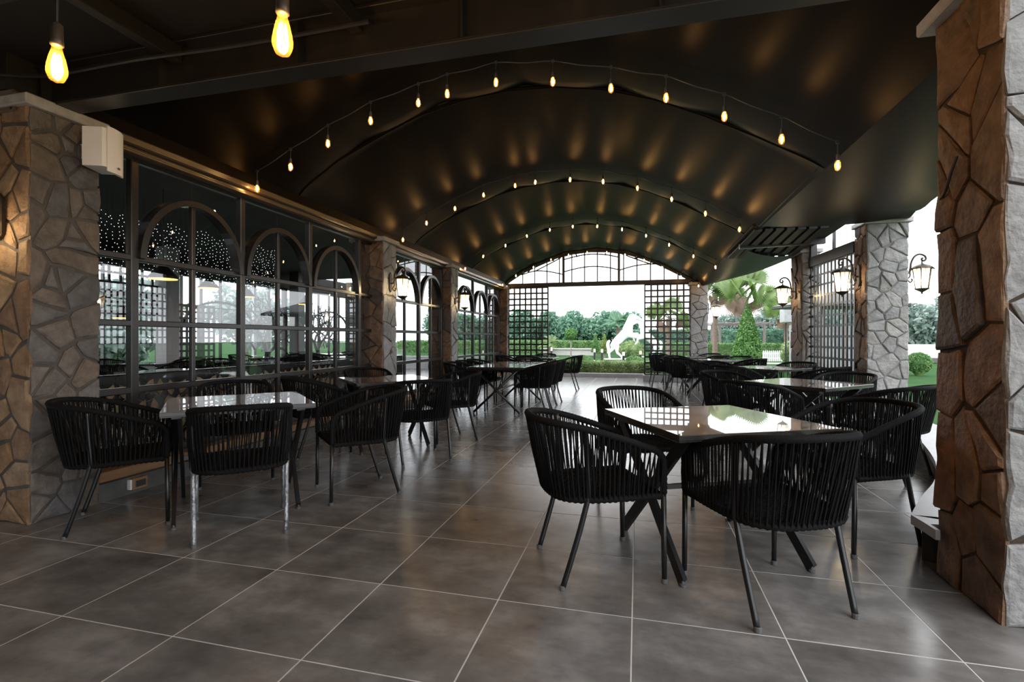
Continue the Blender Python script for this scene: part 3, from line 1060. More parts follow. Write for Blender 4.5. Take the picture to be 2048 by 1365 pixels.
# wall lanterns
def lantern(loc, rz, label):
    """lantern whose bracket leaves the wall along local +y"""
    e = empty('wall_lantern', loc, rz, label=label, cat='lantern', group='wall lanterns on the pillars')
    plate = MB().prism([(-.035, -.12), (0, -.16), (.035, -.12), (.035, .11), (0, .15), (-.035, .11)], 0, 0.018)
    plate.v = [(x, z, y) for x, y, z in plate.v]
    plate.build('back_plate', M_LANTERN, e)
    D = 0.21
    arm = [(0, 0.015, -.02), (0, 0.05, -.02), (0, 0.075, 0.03), (0, 0.085, 0.12), (0, 0.12, 0.20), (0, 0.175, 0.235), (0, 0.235, 0.215), (0, 0.255, 0.175), (0, 0.235, 0.145), (0, 0.21, 0.155), (0, 0.207, 0.175), (0, .222, .183)]
    br = MB().tube(catmull(arm, 5), 0.0125, 8)
    br.tube([(0, D, 0.16), (0, D, 0.09)], 0.008, 7)
    br.build('scroll_bracket', M_LANTERN, e, smooth=True)
    MB().tube(catmull([(0, 0.075, 0.03), (0, 0.07, -.06), (0, 0.045, -.1), (0, 0.075, -.14), (0, 0.10, -.11), (0, .085, -.095)], 5), 0.009, 7).build('lower_scroll', M_LANTERN, e, smooth=True)
    c = (0, D, 0)
    MB().lathe([(0.13, 0.035), (0.125, 0.045), (0.10, 0.07), (0.06, 0.092), (0.03, 0.10), (0.012, 0.112), (0.008, 0.12)], 12, c).build('roof_cap', M_LANTERN, e)
    MB().lathe([(0.008, -0.30), (0.012, -0.275), (0.03, -0.265), (0.078, -0.235), (0.082, -0.225)], 12, c).build('bottom_tray', M_LANTERN, e)
    n = 6
    for k in range(n):
        t0 = 2 * pi * k / n + pi / 6
        t1 = 2 * pi * (k + 1) / n + pi / 6
        T = lambda r, t, z: (c[0] + r * cos(t), c[1] + r * sin(t), z)
        MB().add([T(.106, t0, .04), T(.106, t1, .04), T(.072, t1, -.23), T(.072, t0, -.23)], [(0, 1, 2, 3)]).build('glass_pane', M_LPANE, e)
        MB().tube([T(.109, t0, .045), T(.075, t0, -.23)], 0.006, 5).build('corner_bar', M_LANTERN, e)
        tm = (t0 + t1) / 2
        cc = cos(pi / n)
        MB().tube([T(.108 * cc, tm, .04), T(.0885 * cc + .002, tm, -.10)], 0.003, 5).build('pane_bar', M_LANTERN, e)
        # small curled leaf under the roof edge
        MB().tube([T(.12, t0, .05), T(.145, t0, .03), T(.15, t0, .045)], [0.008, 0.006, 0.004], 5).build('roof_curl', M_LANTERN, e)
    MB().tube([(c[0] + .094 * cos(2 * pi * k / 12), c[1] + .094 * sin(2 * pi * k / 12), -.06) for k in range(12)], 0.003, 5, closed=True).build('ring_bar', M_LANTERN, e)
    MB().lathe([(0.012, -.05), (0.024, -.075), (0.03, -.11), (0.024, -.15), (0.012, -.18)], 12, c).build('lamp_bulb', M_LBULB, e, smooth=True)
    return e


lantern((-3.765, 7.06, 2.09), -pi / 2, 'glowing bronze lantern on the second left stone pillar')
lantern((-3.765, 9.93, 2.09), -pi / 2, 'glowing bronze lantern on the third left stone pillar')
lantern((-4.02, 2.31, 2.0), pi, 'dark lantern at left picture edge on the nearest left pillar')
lantern((2.965, 7.79, 2.08), pi / 2, 'glowing bronze lantern in front of the right lattice screen')
lantern((3.485, 7.78, 2.1), -pi / 2, 'bronze lantern against the sky beside nearest right pillar')
lantern((2.735, 9.80, 2.06), pi / 2, 'bronze lantern on the round-topped far right pillar near the palms')
lantern((1.89, 14.58, 2.04), -pi / 2, 'small bronze lantern on the far right corner pillar')

# ================================================================== CHAIRS AND TABLES
def rail_pts():
    half = [(0.262, 0.245, 0.44), (0.264, 0.245, 0.56), (0.266, 0.238, 0.615), (0.268, 0.205, 0.653), (0.272, 0.14, 0.676), (0.277, 0.03, 0.714), (0.277, -0.09, 0.752), (0.262, -0.20, 0.778), (0.215, -0.295, 0.793), (0.13, -0.352, 0.800), (0.0, -0.372, 0.803)]
    other = [(-x, y, z) for x, y, z in reversed(half[:-1])]
    return half + other


def seat_pts():
    half = [(0.262, 0.235, 0.43), (0.262, 0.16, 0.43), (0.262, 0.06, 0.428), (0.258, -0.05, 0.426), (0.248, -0.135, 0.425), (0.215, -0.215, 0.424), (0.14, -0.268, 0.424), (0.0, -0.285, 0.424)]
    other = [(-x, y, z) for x, y, z in reversed(half[:-1])]
    return half + other


def resample(P, n):
    P = [Vector(p) for p in P]
    d = [0]
    for a, b in zip(P[:-1], P[1:]):
        d.append(d[-1] + (b - a).length)
    out = []
    for k in range(n):
        t = d[-1] * k / (n - 1)
        i = max(0, min(len(d) - 2, int(np.searchsorted(d, t) - 1)))
        f = (t - d[i]) / max(d[i + 1] - d[i], 1e-6)
        out.append(P[i].lerp(P[i + 1], f))
    return out


RAIL = catmull(rail_pts(), 5)
SEAT = catmull(seat_pts(), 5)


def seat_half_width(y):
    P = [(p.y, p.x) for p in SEAT if p.x >= 0]
    P.sort()
    return float(np.interp(y, [a for a, b in P], [b for a, b in P]))


def make_chair():
    c = empty('rope_armchair', (0, 0, 0))
    # wrapped rail with rope ridges
    rp = resample(RAIL, 190)
    rr = [0.0165 + 0.0022 * (k % 2) for k in range(190)]
    MB().tube(rp, rr, 8).build('arm_rail', M_ROPE, c, smooth=True)
    sf = resample([*SEAT], 100)
    sr = [0.0155 + 0.005 * ((k // 1) % 2) for k in range(100)]
    m = MB().tube(sf, sr, 8)
    m.tube(resample([SEAT[-1], SEAT[0]], 34), [0.013 + 0.004 * (k % 2) for k in range(34)], 8)
    m.build('seat_frame', M_ROPE, c, smooth=True)
    # vertical strands between rail and seat frame, crossing in pairs
    up = [p for p in RAIL if p.z > 0.6]
    lo = SEAT
    n = 62
    U = resample(up, n)
    L = resample(lo, n)
    st = MB()
    rnd = random.Random(3)
    for k in range(n):
        outw = Vector((U[k].x, U[k].y + 0.02, 0))
        if outw.length > 1e-4:
            outw.normalize()
        for side, sh in ((0.011, 0), (-0.009, 1)):
            j = min(n - 1, k + sh)
            a = U[k] + outw * side
            b = L[j] + outw * (side + 0.004)
            mid = a.lerp(b, 0.5) + outw * (0.004 * (1 if side > 0 else -1)) + Vector((rnd.uniform(-.003, .003), rnd.uniform(-.003, .003), 0))
            st.tube([a, mid, b], 0.0044, 5, caps=False)
    tag(st.build('rope_strands', M_ROPE, c, smooth=True), kind='stuff')
    # woven seat
    sw = MB()
    for i, y in enumerate(np.arange(-0.265, 0.235, 0.021)):
        hw = seat_half_width(y)
        pts = []
        for k in range(23):
            x = -hw + 2 * hw * k / 22
            pts.append((x, y, 0.428 - 0.012 * (1 - (x / hw) ** 2) + 0.0045 * (1 if (k + i) % 2 else -1)))
        sw.tube(pts, 0.008, 4, caps=False)
    for i, x in enumerate(np.arange(-0.245, 0.25, 0.0245)):
        yb = -0.28
        for yy in np.arange(-0.285, 0.0, 0.005):
            if seat_half_width(yy) >= abs(x):
                yb = yy
                break
        pts = []
        for k in range(25):
            y = yb + (0.235 - yb) * k / 24
            pts.append((x, y, 0.428 - 0.012 * (1 - (x / 0.27) ** 2) + 0.0045 * (1 if (k + i) % 2 == 0 else -1)))
        sw.tube(pts, 0.0075, 4, caps=False)
    tag(sw.build('woven_seat', M_ROPE, c, smooth=True), kind='stuff')
    gl = MB().lathe([(0.0145, 0.0), (0.0155, 0.004), (0.0155, 0.02), (0.013, 0.022)], 10).mesh('glide')
    gl.materials.append(M_GLIDE)
    for s in (-1, 1):
        f = MB().tube([(s * .262, .245, .445), (s * .262, .247, .2), (s * .262, .25, .004)], [.0135, .0135, .0125], 10).build('leg', M_BLACK, c, smooth=True)
        share('glide', gl, f, (s * .262, .25, 0))
        r = MB().tube(catmull([(s * .262, -.155, .765), (s * .258, -.145, .6), (s * .254, -.137, .46), (s * .252, -.143, .415), (s * .248, -.19, .24), (s * .24, -.262, .004)], 4), .0135, 10).build('leg', M_BLACK, c, smooth=True)
        share('glide', gl, r, (s * .24, -.262, 0))
    return c


chair0 = make_chair()
CH_USED = [False]


def chair(x, y, dx, dy, label, group, wrapped=False):
    o = chair0 if not CH_USED[0] else copy_tree(chair0)
    CH_USED[0] = True
    o.location = (x, y, 0.0005)
    o.rotation_euler[2] = atan2(-dx, dy)
    tag(o, label, 'chair', group)
    if wrapped:
        for ch in o.children:
            if ch.name.startswith('leg'):
                ch.data = ch.data.copy()
                ch.data.materials[0] = M_WRAP
                ch['label'] = 'leg wrapped in crinkled silver plastic'
    return o


def make_table(L, W, tubes=False):
    t = empty('dining_table', (0, 0, 0))
    top = MB().cbox(-L / 2, L / 2, -W / 2, W / 2, 0.722, 0.7485, 0.002).build('table_top', M_TEDGE, t)
    MB().cbox(-L / 2 + .003, L / 2 - .003, -W / 2 + .003, W / 2 - .003, 0.7475, 0.75, 0.0006).build('polished_surface', M_TABLE, top)
    e = MB().cbox(-L / 2 + .003, L / 2 - .003, -W / 2 + .003, W / 2 - .003, 0.715, 0.7225, 0.001).build('underside_panel', M_TEDGE, t)
    ex = L / 2 - 0.085
    ey = W / 2 - 0.085
    gl = MB().lathe([(0.014, 0.0), (0.016, 0.003), (0.016, 0.012), (0.007, 0.014), (0.007, 0.03)], 10).mesh('glide')
    gl.materials.append(M_GLIDE)
    for s in (-1, 1):
        for q in (-1, 1):
            a = (s * ex + q * 0.016 * (0 if tubes else 1), q * ey, 0.022)
            b = (s * ex + q * 0.016 * (0 if tubes else 1), -q * (ey - 0.02), 0.715)
            m = MB()
            if tubes:
                m.tube([a, b], 0.019, 10)
            else:
                m.bar(a, b, 0.022, 0.062, (0, 1, 0.2))
            lg = m.build('leg', M_BLACK, t, smooth=tubes)
            share('glide', gl, lg, (a[0], a[1], 0))
        MB().cbox(s * ex - .03, s * ex + .03, -ey, ey, 0.69, 0.716, .003).build('top_rail', M_BLACK, t)
    MB().bar((-ex, 0, 0.37), (ex, 0, 0.37), 0.025, 0.025).build('stretcher', M_BLACK, t)
    return t


table_sq = make_table(0.9, 0.9)
TB_USED = [False]


def table(x, y, ang, label):
    o = table_sq if not TB_USED[0] else copy_tree(table_sq)
    TB_USED[0] = True
    o.location = (x, y, 0)
    o.rotation_euler[2] = radians(ang)
    return tag(o, label, 'table', 'square dining tables')


q = sqrt(.5)
G = 'black rope armchairs'
# front right table
table(0.395, 3.02, 26, 'glossy square table nearest on the right, reflecting sky and palm')
chair(-0.207, 2.676, .91, .41, 'black rope armchair in the foreground on the left side of the nearest right table', G)
chair(0.577, 2.55, -.44, .9, 'black rope armchair closest to the viewer, its back to the camera', G)
chair(1.24, 3.43, -.88, -.48, 'black rope armchair between nearest right table and curved ledge', G)
chair(0.03, 3.78, .44, -.9, 'black rope armchair behind the nearest right table, facing the viewer', G)
# second right table
table(1.65, 5.67, 45, 'glossy square table second nearest on the right, in front of the grey pillar')
chair(1.13, 5.15, q, q, 'black rope armchair on the near left side of the second right table', G)
chair(2.10, 5.03, -q, q, 'black rope armchair standing by the curved ledge at the second right table', G)
chair(1.10, 6.22, q, -q, 'black rope armchair on the far left side of the second right table', G)
chair(2.17, 6.2, -q, -q, 'black rope armchair on the far right side of the second right table', G)
# third right table
table(1.97, 8.5, 45, 'glossy square table third from the viewer in the right row')
chair(1.42, 7.95, q, q, 'black rope armchair on the near left side of the third right table', G)
chair(2.52, 7.95, -q, q, 'black rope armchair on the near right side of the third right table beside lattice', G)
chair(1.43, 9.05, q, -q, 'black rope armchair on the far left side of the third right table', G)
chair(2.45, 8.98, -q, -q, 'black rope armchair on the far right side of the third right table', G)
# fourth right table
table(1.55, 11.3, 45, 'glossy square table fourth from the viewer in the right row')
chair(1.0, 10.75, q, q, 'black rope armchair on the near left side of the fourth right table', G)
chair(2.1, 10.75, -q, q, 'black rope armchair on the near right side of the fourth right table', G)
chair(0.98, 11.85, q, -q, 'black rope armchair on the far left side of the fourth right table', G)
chair(2.1, 11.85, -q, -q, 'black rope armchair on the far right side of the fourth right table', G)
# fifth right table
table(1.22, 13.25, 45, 'small looking dark table farthest in the right row beside the corner pillar')
chair(0.70, 12.70, q, q, 'black rope armchair on the near left side of the farthest right table', G)
chair(1.75, 12.75, -q, q, 'black rope armchair on the near right side of the farthest right table', G)
chair(0.66, 13.72, q, -q, 'black rope armchair by the right back lattice at the farthest right table', G)
chair(1.75, 13.8, -q, -q, 'black rope armchair on the far right side of the farthest right table', G)
# front left table
table(-2.825, 3.02, 46, 'glossy square table nearest on the left in front of the arched window')
chair(-3.30, 2.56, q, q, 'black rope armchair beside the nearest left stone pillar', G)
chair(-2.46, 2.65, -.68, .73, 'black rope armchair with legs wrapped in silver plastic at the nearest left table', G, wrapped=True)
chair(-3.36, 3.56, q, -q, 'black rope armchair between the nearest left table and the window', G)
chair(-2.15, 3.49, -.69, -.72, 'black rope armchair on the aisle side between the two near left tables', G)
# second left table
table(-2.75, 5.10, 45, 'glossy square table second nearest on the left by the second pillar')
chair(-3.24, 4.57, q, q, 'black rope armchair on the window side between the two near left tables', G)
chair(-2.13, 4.59, -.69, .73, 'black rope armchair with its back to the camera at the second left table', G)
chair(-3.30, 5.66, q, -q, 'black rope armchair behind the second left table near the stone pillar', G)
chair(-2.17, 5.50, -.71, -.7, 'black rope armchair on the far aisle side of the second left table', G)
# long left table
lt = make_table(1.9, 0.93, tubes=True)
lt.location = (-2.18, 8.45, 0)
lt.rotation_euler[2] = pi / 2
tag(lt, 'long dark table with crossed tube legs in the middle of the left row', 'table')
for k, (y, nm) in enumerate(((7.98, 'nearest'), (8.56, 'middle'), (9.14, 'farthest'))):
    chair(-1.67, y, -1, 0.03 * (k - 1), f'{nm} black rope armchair on the aisle side of the long left table', G)
    chair(-2.78, y - 0.12, 1, 0.05, f'{nm} black rope armchair on the window side of the long left table', G)
# far left table
table(-2.32, 11.6, 0, 'dark square table farthest in the left row near the back lattice')
chair(-2.95, 11.55, 1, 0.1, 'black rope armchair on the window side of the farthest left table', G)
chair(-1.62, 11.6, -1, 0, 'black rope armchair on the aisle side of the farthest left table', G)
chair(-2.3, 12.4, 0, -1, 'black rope armchair behind the farthest left table near the back lattice', G)
chair(-2.35, 10.85, 0, 1, 'black rope armchair in front of the farthest left table', G)

# ================================================================== SMALL HALL OBJECTS
sp = empty('wall_speaker', (-3.68, 2.70, 2.40), radians(-68), label='white wall loudspeaker on the nearest left stone pillar', cat='loudspeaker')
bodyp = [(-.10, -.075), (.10, -.075), (.10, .05), (.075, .075), (-.075, .075), (-.10, .05)]
MB().prism(bodyp, 0.0, 0.27).build('cabinet', M_WHITEPL, sp)
gr = MB()
gv = []
for k in range(9):
    t = -1 + 2 * k / 8
    gv += [(t * .085, .076 + .018 * (1 - t * t), -.03), (t * .085, .076 + .018 * (1 - t * t), .285)]
gr.add(gv + [(-.085, .07, -.03), (.085, .07, -.03), (.085, .07, .285), (-.085, .07, .285)],
       [(2 * k, 2 * k + 2, 2 * k + 3, 2 * k + 1) for k in range(8)] + [(18, 19, 20, 21)]).build('front_grille', M_WHITEPL, sp)
MB().cbox(-.012, .012, .098, .100, .005, .02, .001).build('badge', M_BLACK, sp)
MB().bar((0, -.07, .12), (0, -.19, .12), .04, .1).build('bracket', M_WHITEPL, sp)
ob = empty('power_outlet', (-3.785, 3.03, 0.035), label='small brown power outlet box low on the wall plinth', cat='power outlet')
MB().cbox(-.015, .03, -.06, .06, 0, .085, .004).build('box', M_LEDGEW, ob)
MB().cbox(-.012, .02, -.075, -.058, .004, .08, .002).build('side_plate', M_WPAINT, ob)
MB().cbox(.03, .034, -.04, .04, .018, .066, .001).build('socket_face', M_TEDGE, ob)
tag(MB().tube(catmull([(1.47, 2.93, 1.9), (1.455, 2.86, 1.92), (1.45, 2.80, 2.0), (1.455, 2.77, 2.06)], 6), 0.007, 6).build('loose_cable', M_CORD), 'short black cable curling on the nearest right pillar', 'cable')

# ================================================================== GARDEN
def leaves(n, shape, size, seed, squash=1.0):
    """leaf quads scattered through a volume; shape(rng, n) -> (n,3) points and (n,3) outward directions"""
    rng = np.random.default_rng(seed)
    P, D = shape(rng, n)
    A = rng.normal(size=(n, 3)) + D * 0.8
    A /= np.linalg.norm(A, axis=1)[:, None]
    B = np.cross(A, rng.normal(size=(n, 3)))
    B /= np.linalg.norm(B, axis=1)[:, None]
    C = np.cross(A, B)
    s = size * rng.uniform(0.6, 1.3, size=(n, 1))
    v = np.empty((n, 4, 3))
    v[:, 0] = P - B * s * 0.5
    v[:, 1] = P + C * s * 0.32
    v[:, 2] = P + B * s * 0.6
    v[:, 3] = P - C * s * 0.32
    return v.reshape(-1, 3)


def quad_obj(name, v, m, parent=None, loc=None):
    n = len(v) // 4
    me = bpy.data.meshes.new(name)
    me.vertices.add(len(v))
    me.vertices.foreach_set('co', v.astype(np.float32).ravel())
    me.loops.add(4 * n)
    me.loops.foreach_set('vertex_index', np.arange(4 * n, dtype=np.int32))
    me.polygons.add(n)
    me.polygons.foreach_set('loop_start', np.arange(0, 4 * n, 4, dtype=np.int32))
    me.update(calc_edges=True)
    me.materials.append(m)
    o = bpy.data.objects.new(name, me)
    COL.objects.link(o)
    o.parent = parent
    if loc:
        o.location = loc
    return o


def s_ellipsoid(rx, ry, rz, cz, lump=0.0, shell=0.35):
    def f(rng, n):
        d = rng.normal(size=(n, 3))
        d /= np.linalg.norm(d, axis=1)[:, None]
        r = 1 - shell * rng.random((n, 1)) ** 1.5
        if lump:
            r *= 1 + lump * (np.sin(d[:, :1] * 9 + 1) * np.sin(d[:, 1:2] * 8 + 2) + np.sin(d[:, 2:] * 11))
        return d * r * np.array([rx, ry, rz]) + np.array([0, 0, cz]), d
    return f


def s_cone(r, h, z0, shell=0.3, power=0.8):
    def f(rng, n):
        t = 1 - np.sqrt(rng.random(n))
        a = rng.random(n) * 2 * pi
        rr = r * (1 - t) ** power * (1 - shell * rng.random(n) ** 1.5)
        d = np.stack([np.cos(a), np.sin(a), np.full(n, 0.3)], 1)
        return np.stack([rr * np.cos(a), rr * np.sin(a), z0 + t * h], 1), d
    return f


def s_box(x0, x1, y0, y1, z0, z1):
    def f(rng, n):
        L = np.array([x1 - x0, y1 - y0, z1 - z0])
        P = rng.random((n, 3))
        ar = np.array([L[1] * L[2], L[0] * L[2] * 1.0, L[0] * L[1]])
        ax = rng.choice(3, size=n, p=ar / ar.sum())
        sd = (rng.random(n) > 0.3).astype(float)
        P[np.arange(n), ax] = np.where(ax == 1, 1 - sd, sd)
        P[np.arange(n), ax] += rng.normal(size=n) * 0.03 / L[ax]
        D = np.zeros((n, 3))
        D[np.arange(n), ax] = 1
        return P * L + np.array([x0, y0, z0]), D
    return f


def at(px, depth):
    """ground position seen at picture column px, at this distance along the view axis"""
    a = math.atan(251.0 / 990.0)
    r = (px - 1024.0) / 990.0 * depth
    return (-sin(a) * depth + cos(a) * r, cos(a) * depth + sin(a) * r)


GZ = -0.03
lawn = MB().add([(-120, 15.6, GZ), (120, 15.6, GZ), (120, 160, GZ), (-120, 160, GZ), (3.0, -40, GZ), (120, -40, GZ), (3.0, 15.6, GZ), (-120, 2, GZ - .02), (-10.6, 2, GZ - .02), (-10.6, 15.6, GZ - .02), (-120, 15.6, GZ)],
                [(0, 1, 2, 3), (4, 5, 1, 6), (7, 8, 9, 10)]).build('ground_lawn', M_LAWN)
tag(lawn, kind='structure')
kerb = MB().cbox(-4.6, 2.0, 15.55, 15.75, -0.05, 0.13, 0.01).build('trim_2', M_GREYSLAB)
tag(kerb, kind='structure')


def hedge(x0, x1, y0, y1, z1, m, label, n, size, seed):
    e = empty('clipped_hedge', ((x0 + x1) / 2, (y0 + y1) / 2, GZ), label=label, cat='hedge')
    hx, hy = (x1 - x0) / 2, (y1 - y0) / 2
    MB().box(-hx + .05, hx - .05, -hy + .05, hy - .05, 0, z1 - .06).build('inner_branches', m, e)
    quad_obj('foliage', leaves(n, s_box(-hx, hx, -hy, hy, 0, z1), size, seed), m, e)
    return e


def bush(px, d, rx, rz, m, label, seed, n=1500, size=0.07, cz=None):
    x, y = at(px, d)
    e = empty('round_bush', (x, y, GZ), label=label, cat='bush')
    cz = rz * 0.55 if cz is None else cz
    MB().lathe([(rx * .3, 0.0), (rx * .68, cz * .6), (rx * .74, cz), (rx * .5, cz + rz * .5), (rx * .1, cz + rz * .72)], 12).build('inner_branches', m, e)
    quad_obj('foliage', leaves(n, s_ellipsoid(rx, rx, rz, cz, 0.02, 0.18), size, seed), m, e)
    return e


def cone_tree(px, d, r, h, z0, m, label, seed, n=2200, size=0.08):
    x, y = at(px, d)
    e = empty('cone_shrub', (x, y, GZ), label=label, cat='shrub')
    MB().tube([(0, 0, 0), (0, 0, z0 + h * .5)], 0.05, 8).build('trunk', M_BARK, e)
    MB().lathe([(r * .7, z0), (r * .55, z0 + h * .3), (r * .3, z0 + h * .65), (0.02, z0 + h * .93)], 10).build('inner_branches', m, e)
    quad_obj('foliage', leaves(n, s_cone(r, h, z0), size, seed), m, e)
    return e


def tree(px, d, r, h, m, label, seed, n=4000, size=0.35, cat='tree'):
    x, y = at(px, d)
    e = empty('garden_tree', (x, y, GZ), label=label, cat=cat, group='trees behind the garden')
    MB().tube([(0, 0, 0), (0.1, 0, h * .4), (0, 0.05, h * .7)], [0.16, 0.12, 0.06], 8).build('trunk', M_BARK, e)
    rnd = random.Random(seed)
    parts = []
    for k in range(9):
        a = rnd.uniform(0, 2 * pi)
        rr = rnd.uniform(0.1, 0.6) * r
        zz = h * rnd.uniform(0.25, 0.82)
        sr = r * rnd.uniform(0.4, 0.65)
        v = leaves(n // 9, s_ellipsoid(sr, sr, sr * .8, 0, 0.06, 0.5), size, seed * 31 + k)
        parts.append(v + np.array([rr * cos(a), rr * sin(a), min(zz, h - sr * .7)]))
    quad_obj('foliage', np.concatenate(parts), m, e)
    return e


def fan_palm(px, d, zc, R, label, seed, nleaf=12, m=M_PALM, dry=3, trunk_r=0.13, skirt=True):
    x, y = at(px, d)
    e = empty('fan_palm', (x, y, GZ), label=label, cat='palm')
    rnd = random.Random(seed)
    MB().lathe([(trunk_r * 1.3, 0), (trunk_r, 0.3), (trunk_r * .9, zc * .6), (trunk_r * 1.15, zc)], 10).build('trunk', M_TRUNK, e)
    for k in range(nleaf + dry):
        isdry = k >= nleaf
        az = k * 2.39996 + rnd.uniform(-.2, .2)
        el = -0.15 + 1.35 * ((k * 0.618) % 1.0) if not isdry else rnd.uniform(-.7, -.2)
        dirv = Vector((cos(az) * cos(el), sin(az) * cos(el), sin(el)))
        L = R * rnd.uniform(0.42, 0.58) * (0.55 if isdry else 1)
        base = Vector((0, 0, zc))
        hub = base + dirv * L
        side = dirv.cross(Vector((0, 0, 1)))
        side = side.normalized() if side.length > 1e-3 else Vector((1, 0, 0))
        tw = rnd.choice((-1, 1)) * rnd.uniform(0.55, 1.35)
        side = (Matrix.Rotation(tw, 3, dirv) @ side).normalized()
        nrm = side.cross(dirv)
        vs_, fs_ = [], []
        nb = 23
        bl = R * rnd.uniform(0.48, 0.6) * (0.7 if isdry else 1)
        for b in range(nb):
            t = -1.45 + 2.9 * b / (nb - 1)
            bd = (dirv * cos(t) + side * sin(t)).normalized()
            ln = bl * (0.75 + 0.25 * cos(t))
            w = 0.05 * R
            wd = bd.cross(nrm).normalized() * w
            mid = hub + bd * ln * 0.6 - nrm * 0.03
            tip = hub + bd * ln + Vector((0, 0, -0.12 * ln - (0.25 * ln if isdry else 0)))
            o = len(vs_)
            vs_ += [hub, mid + wd * .5, tip, mid - wd * .5]
            fs_.append((o, o + 1, o + 2, o + 3))
        mb = MB().add(vs_, fs_)
        mb.tube([base, base.lerp(hub, .5) + Vector((0, 0, .03)), hub], 0.012, 5)
        mb.build('frond', M_PALMB if isdry else m, e)
    return e


def feather_palm(px, d, zc, R, label, seed, nfr=14, m=M_PALMD, trunk_r=0.14):
    x, y = at(px, d)
    e = empty('feather_palm', (x, y, GZ), label=label, cat='palm')
    rnd = random.Random(seed)
    MB().lathe([(trunk_r * 1.3, 0), (trunk_r, 0.3), (trunk_r * .85, zc * .7), (trunk_r * 1.2, zc)], 10).build('trunk', M_TRUNK, e)
    for k in range(nfr):
        az = k * 2.39996
        el = rnd.uniform(0.25, 1.2)
        P = []
        for t in np.linspace(0, 1, 9):
            rr = R * t * cos(el) * (1 + .1 * t)
            zz = R * (t * sin(el) - 0.75 * t * t * cos(el) * 0.9)
            P.append(Vector((cos(az) * rr, sin(az) * rr, zc + zz)))
        mb = MB().tube(P, [0.03 - .003 * i for i in range(9)], 5)
        sd = Vector((-sin(az), cos(az), 0))
        for i in range(1, 9):
            for f in (0, .25, .5, .75):
                c = P[i - 1].lerp(P[i], f)
                ln = R * 0.32 * sin(pi * min(.95, (i - 1 + f) / 8.6 + .12))
                fw = (P[i] - P[i - 1]).normalized()
                for s in (-1, 1):
                    tip = c + sd * (s * ln) + fw * ln * .5 + Vector((0, 0, -.35 * ln))
                    mb.add([c, c.lerp(tip, .5) + fw * .035, tip, c.lerp(tip, .5) - fw * .035], [(0, 1, 2, 3)])
        mb.build('frond', m, e)
    return e


hedge(-4.6, 1.6, 15.85, 16.5, 0.46, M_HEDGE, 'low boxwood hedge directly behind the back kerb', 26000, 0.055, 1)
bush(1167, 18.4, 0.37, 0.36, M_HEDGE2, 'dome-shaped bush left of the white horse statue', 2, 2600, 0.05, 0.27)
bush(1268, 18.0, 0.36, 0.36, M_HEDGE2, 'dome-shaped bush right of the white horse hind legs', 3, 2600, 0.05, 0.26)
x0, y0 = at(1095, 42)
hedge(x0 - 14, x0 + 4.9, y0, y0 + 1.5, 1.0, M_HEDGE2, 'long bright hedge across the far garden', 16000, 0.16, 4)
# low pale fountain basin wall
x0, y0 = at(1145, 36)
fb = empty('fountain_basin', (x0, y0, GZ), label='pale low basin wall in the middle of the garden', cat='basin')
MB().cbox(-2.2, 1.7, -.3, .3, 0, 0.45, .03).build('basin_wall', M_PATH, fb)
MB().cbox(-2.3, 1.8, -.4, .4, 0.45, 0.52, .02).build('coping', M_WPAINT, fb)
tag(MB().box(-12, 8, 26.4, 27.6, GZ, GZ + .015).build('ground_path', M_PATH), kind='structure')
for k, (px, d) in enumerate(((960, 62), (1000, 60), (1040, 58), (1078, 60), (1112, 57), (1146, 60), (1180, 58), (1214, 61), (1246, 58), (920, 60), (880, 60))):
    tree(px, d, 2.4, 4.3 + 0.5 * ((k * 7) % 3) / 2, M_TREE, f'{ORD[k]} planted dark green tree in the row behind the far hedge' if False else f'dark green tree, {["above the far left lattice edge", "seen through the left back lattice", "behind the middle of the left back lattice", "at the right edge of the left lattice", "just right of the left lattice", "behind the round-headed topiary", "left of the two cone shrubs", "behind the two cone shrubs", "left of the feather palm", "far left behind the window wall", "leftmost behind the window wall"][k]}', 50 + k, 4200, 0.34)
x0, y0 = at(1240, 75)
hs = empty('garden_house', (x0 - 6, y0, GZ), label='long low house with reddish roof behind the trees', cat='house')
MB().box(-16, 3, -2, 2, 0, 3.2).build('wall', M_WPAINT, hs)
MB().add([(-16.5, -2.5, 3.2), (3.5, -2.5, 3.2), (3.5, 2.5, 3.2), (-16.5, 2.5, 3.2), (-15, 0, 4.5), (2, 0, 4.5)], [(0, 1, 5, 4), (2, 3, 4, 5), (1, 2, 5), (3, 0, 4), (3, 2, 1, 0)]).build('roof', M_ROOFT, hs)
# topiary lollipop
x0, y0 = at(1142, 34)
tp = empty('topiary_tree', (x0, y0, GZ), label='round-headed topiary tree on a thin pale trunk', cat='tree')
MB().tube([(0, 0, 0), (0, 0, 1.3)], 0.05, 8).build('trunk', M_BARK, tp)
quad_obj('foliage', leaves(2200, s_ellipsoid(0.42, 0.42, 0.40, 1.55, 0.03, 0.3), 0.1, 5), M_CONE, tp)
cone_tree(1191, 33, 0.30, 1.25, 0.35, M_CONE, 'green cone-shaped shrub, left one of the pair', 6)
cone_tree(1209, 32, 0.29, 1.25, 0.35, M_CONE2, 'yellowish cone-shaped shrub, right one of the pair', 7)
feather_palm(1236, 39, 2.5, 1.55, 'dark feather palm above the white horse statue', 8, 15)
feather_palm(1100, 36, 0.9, 1.0, 'small pale feather palm at the edge of the left back lattice', 9, 11, M_PALM, 0.08)
bush(1264, 33, 0.85, 0.62, M_HEDGE, 'loose green shrub behind the white horse legs', 10, 1800, 0.11, 0.5)

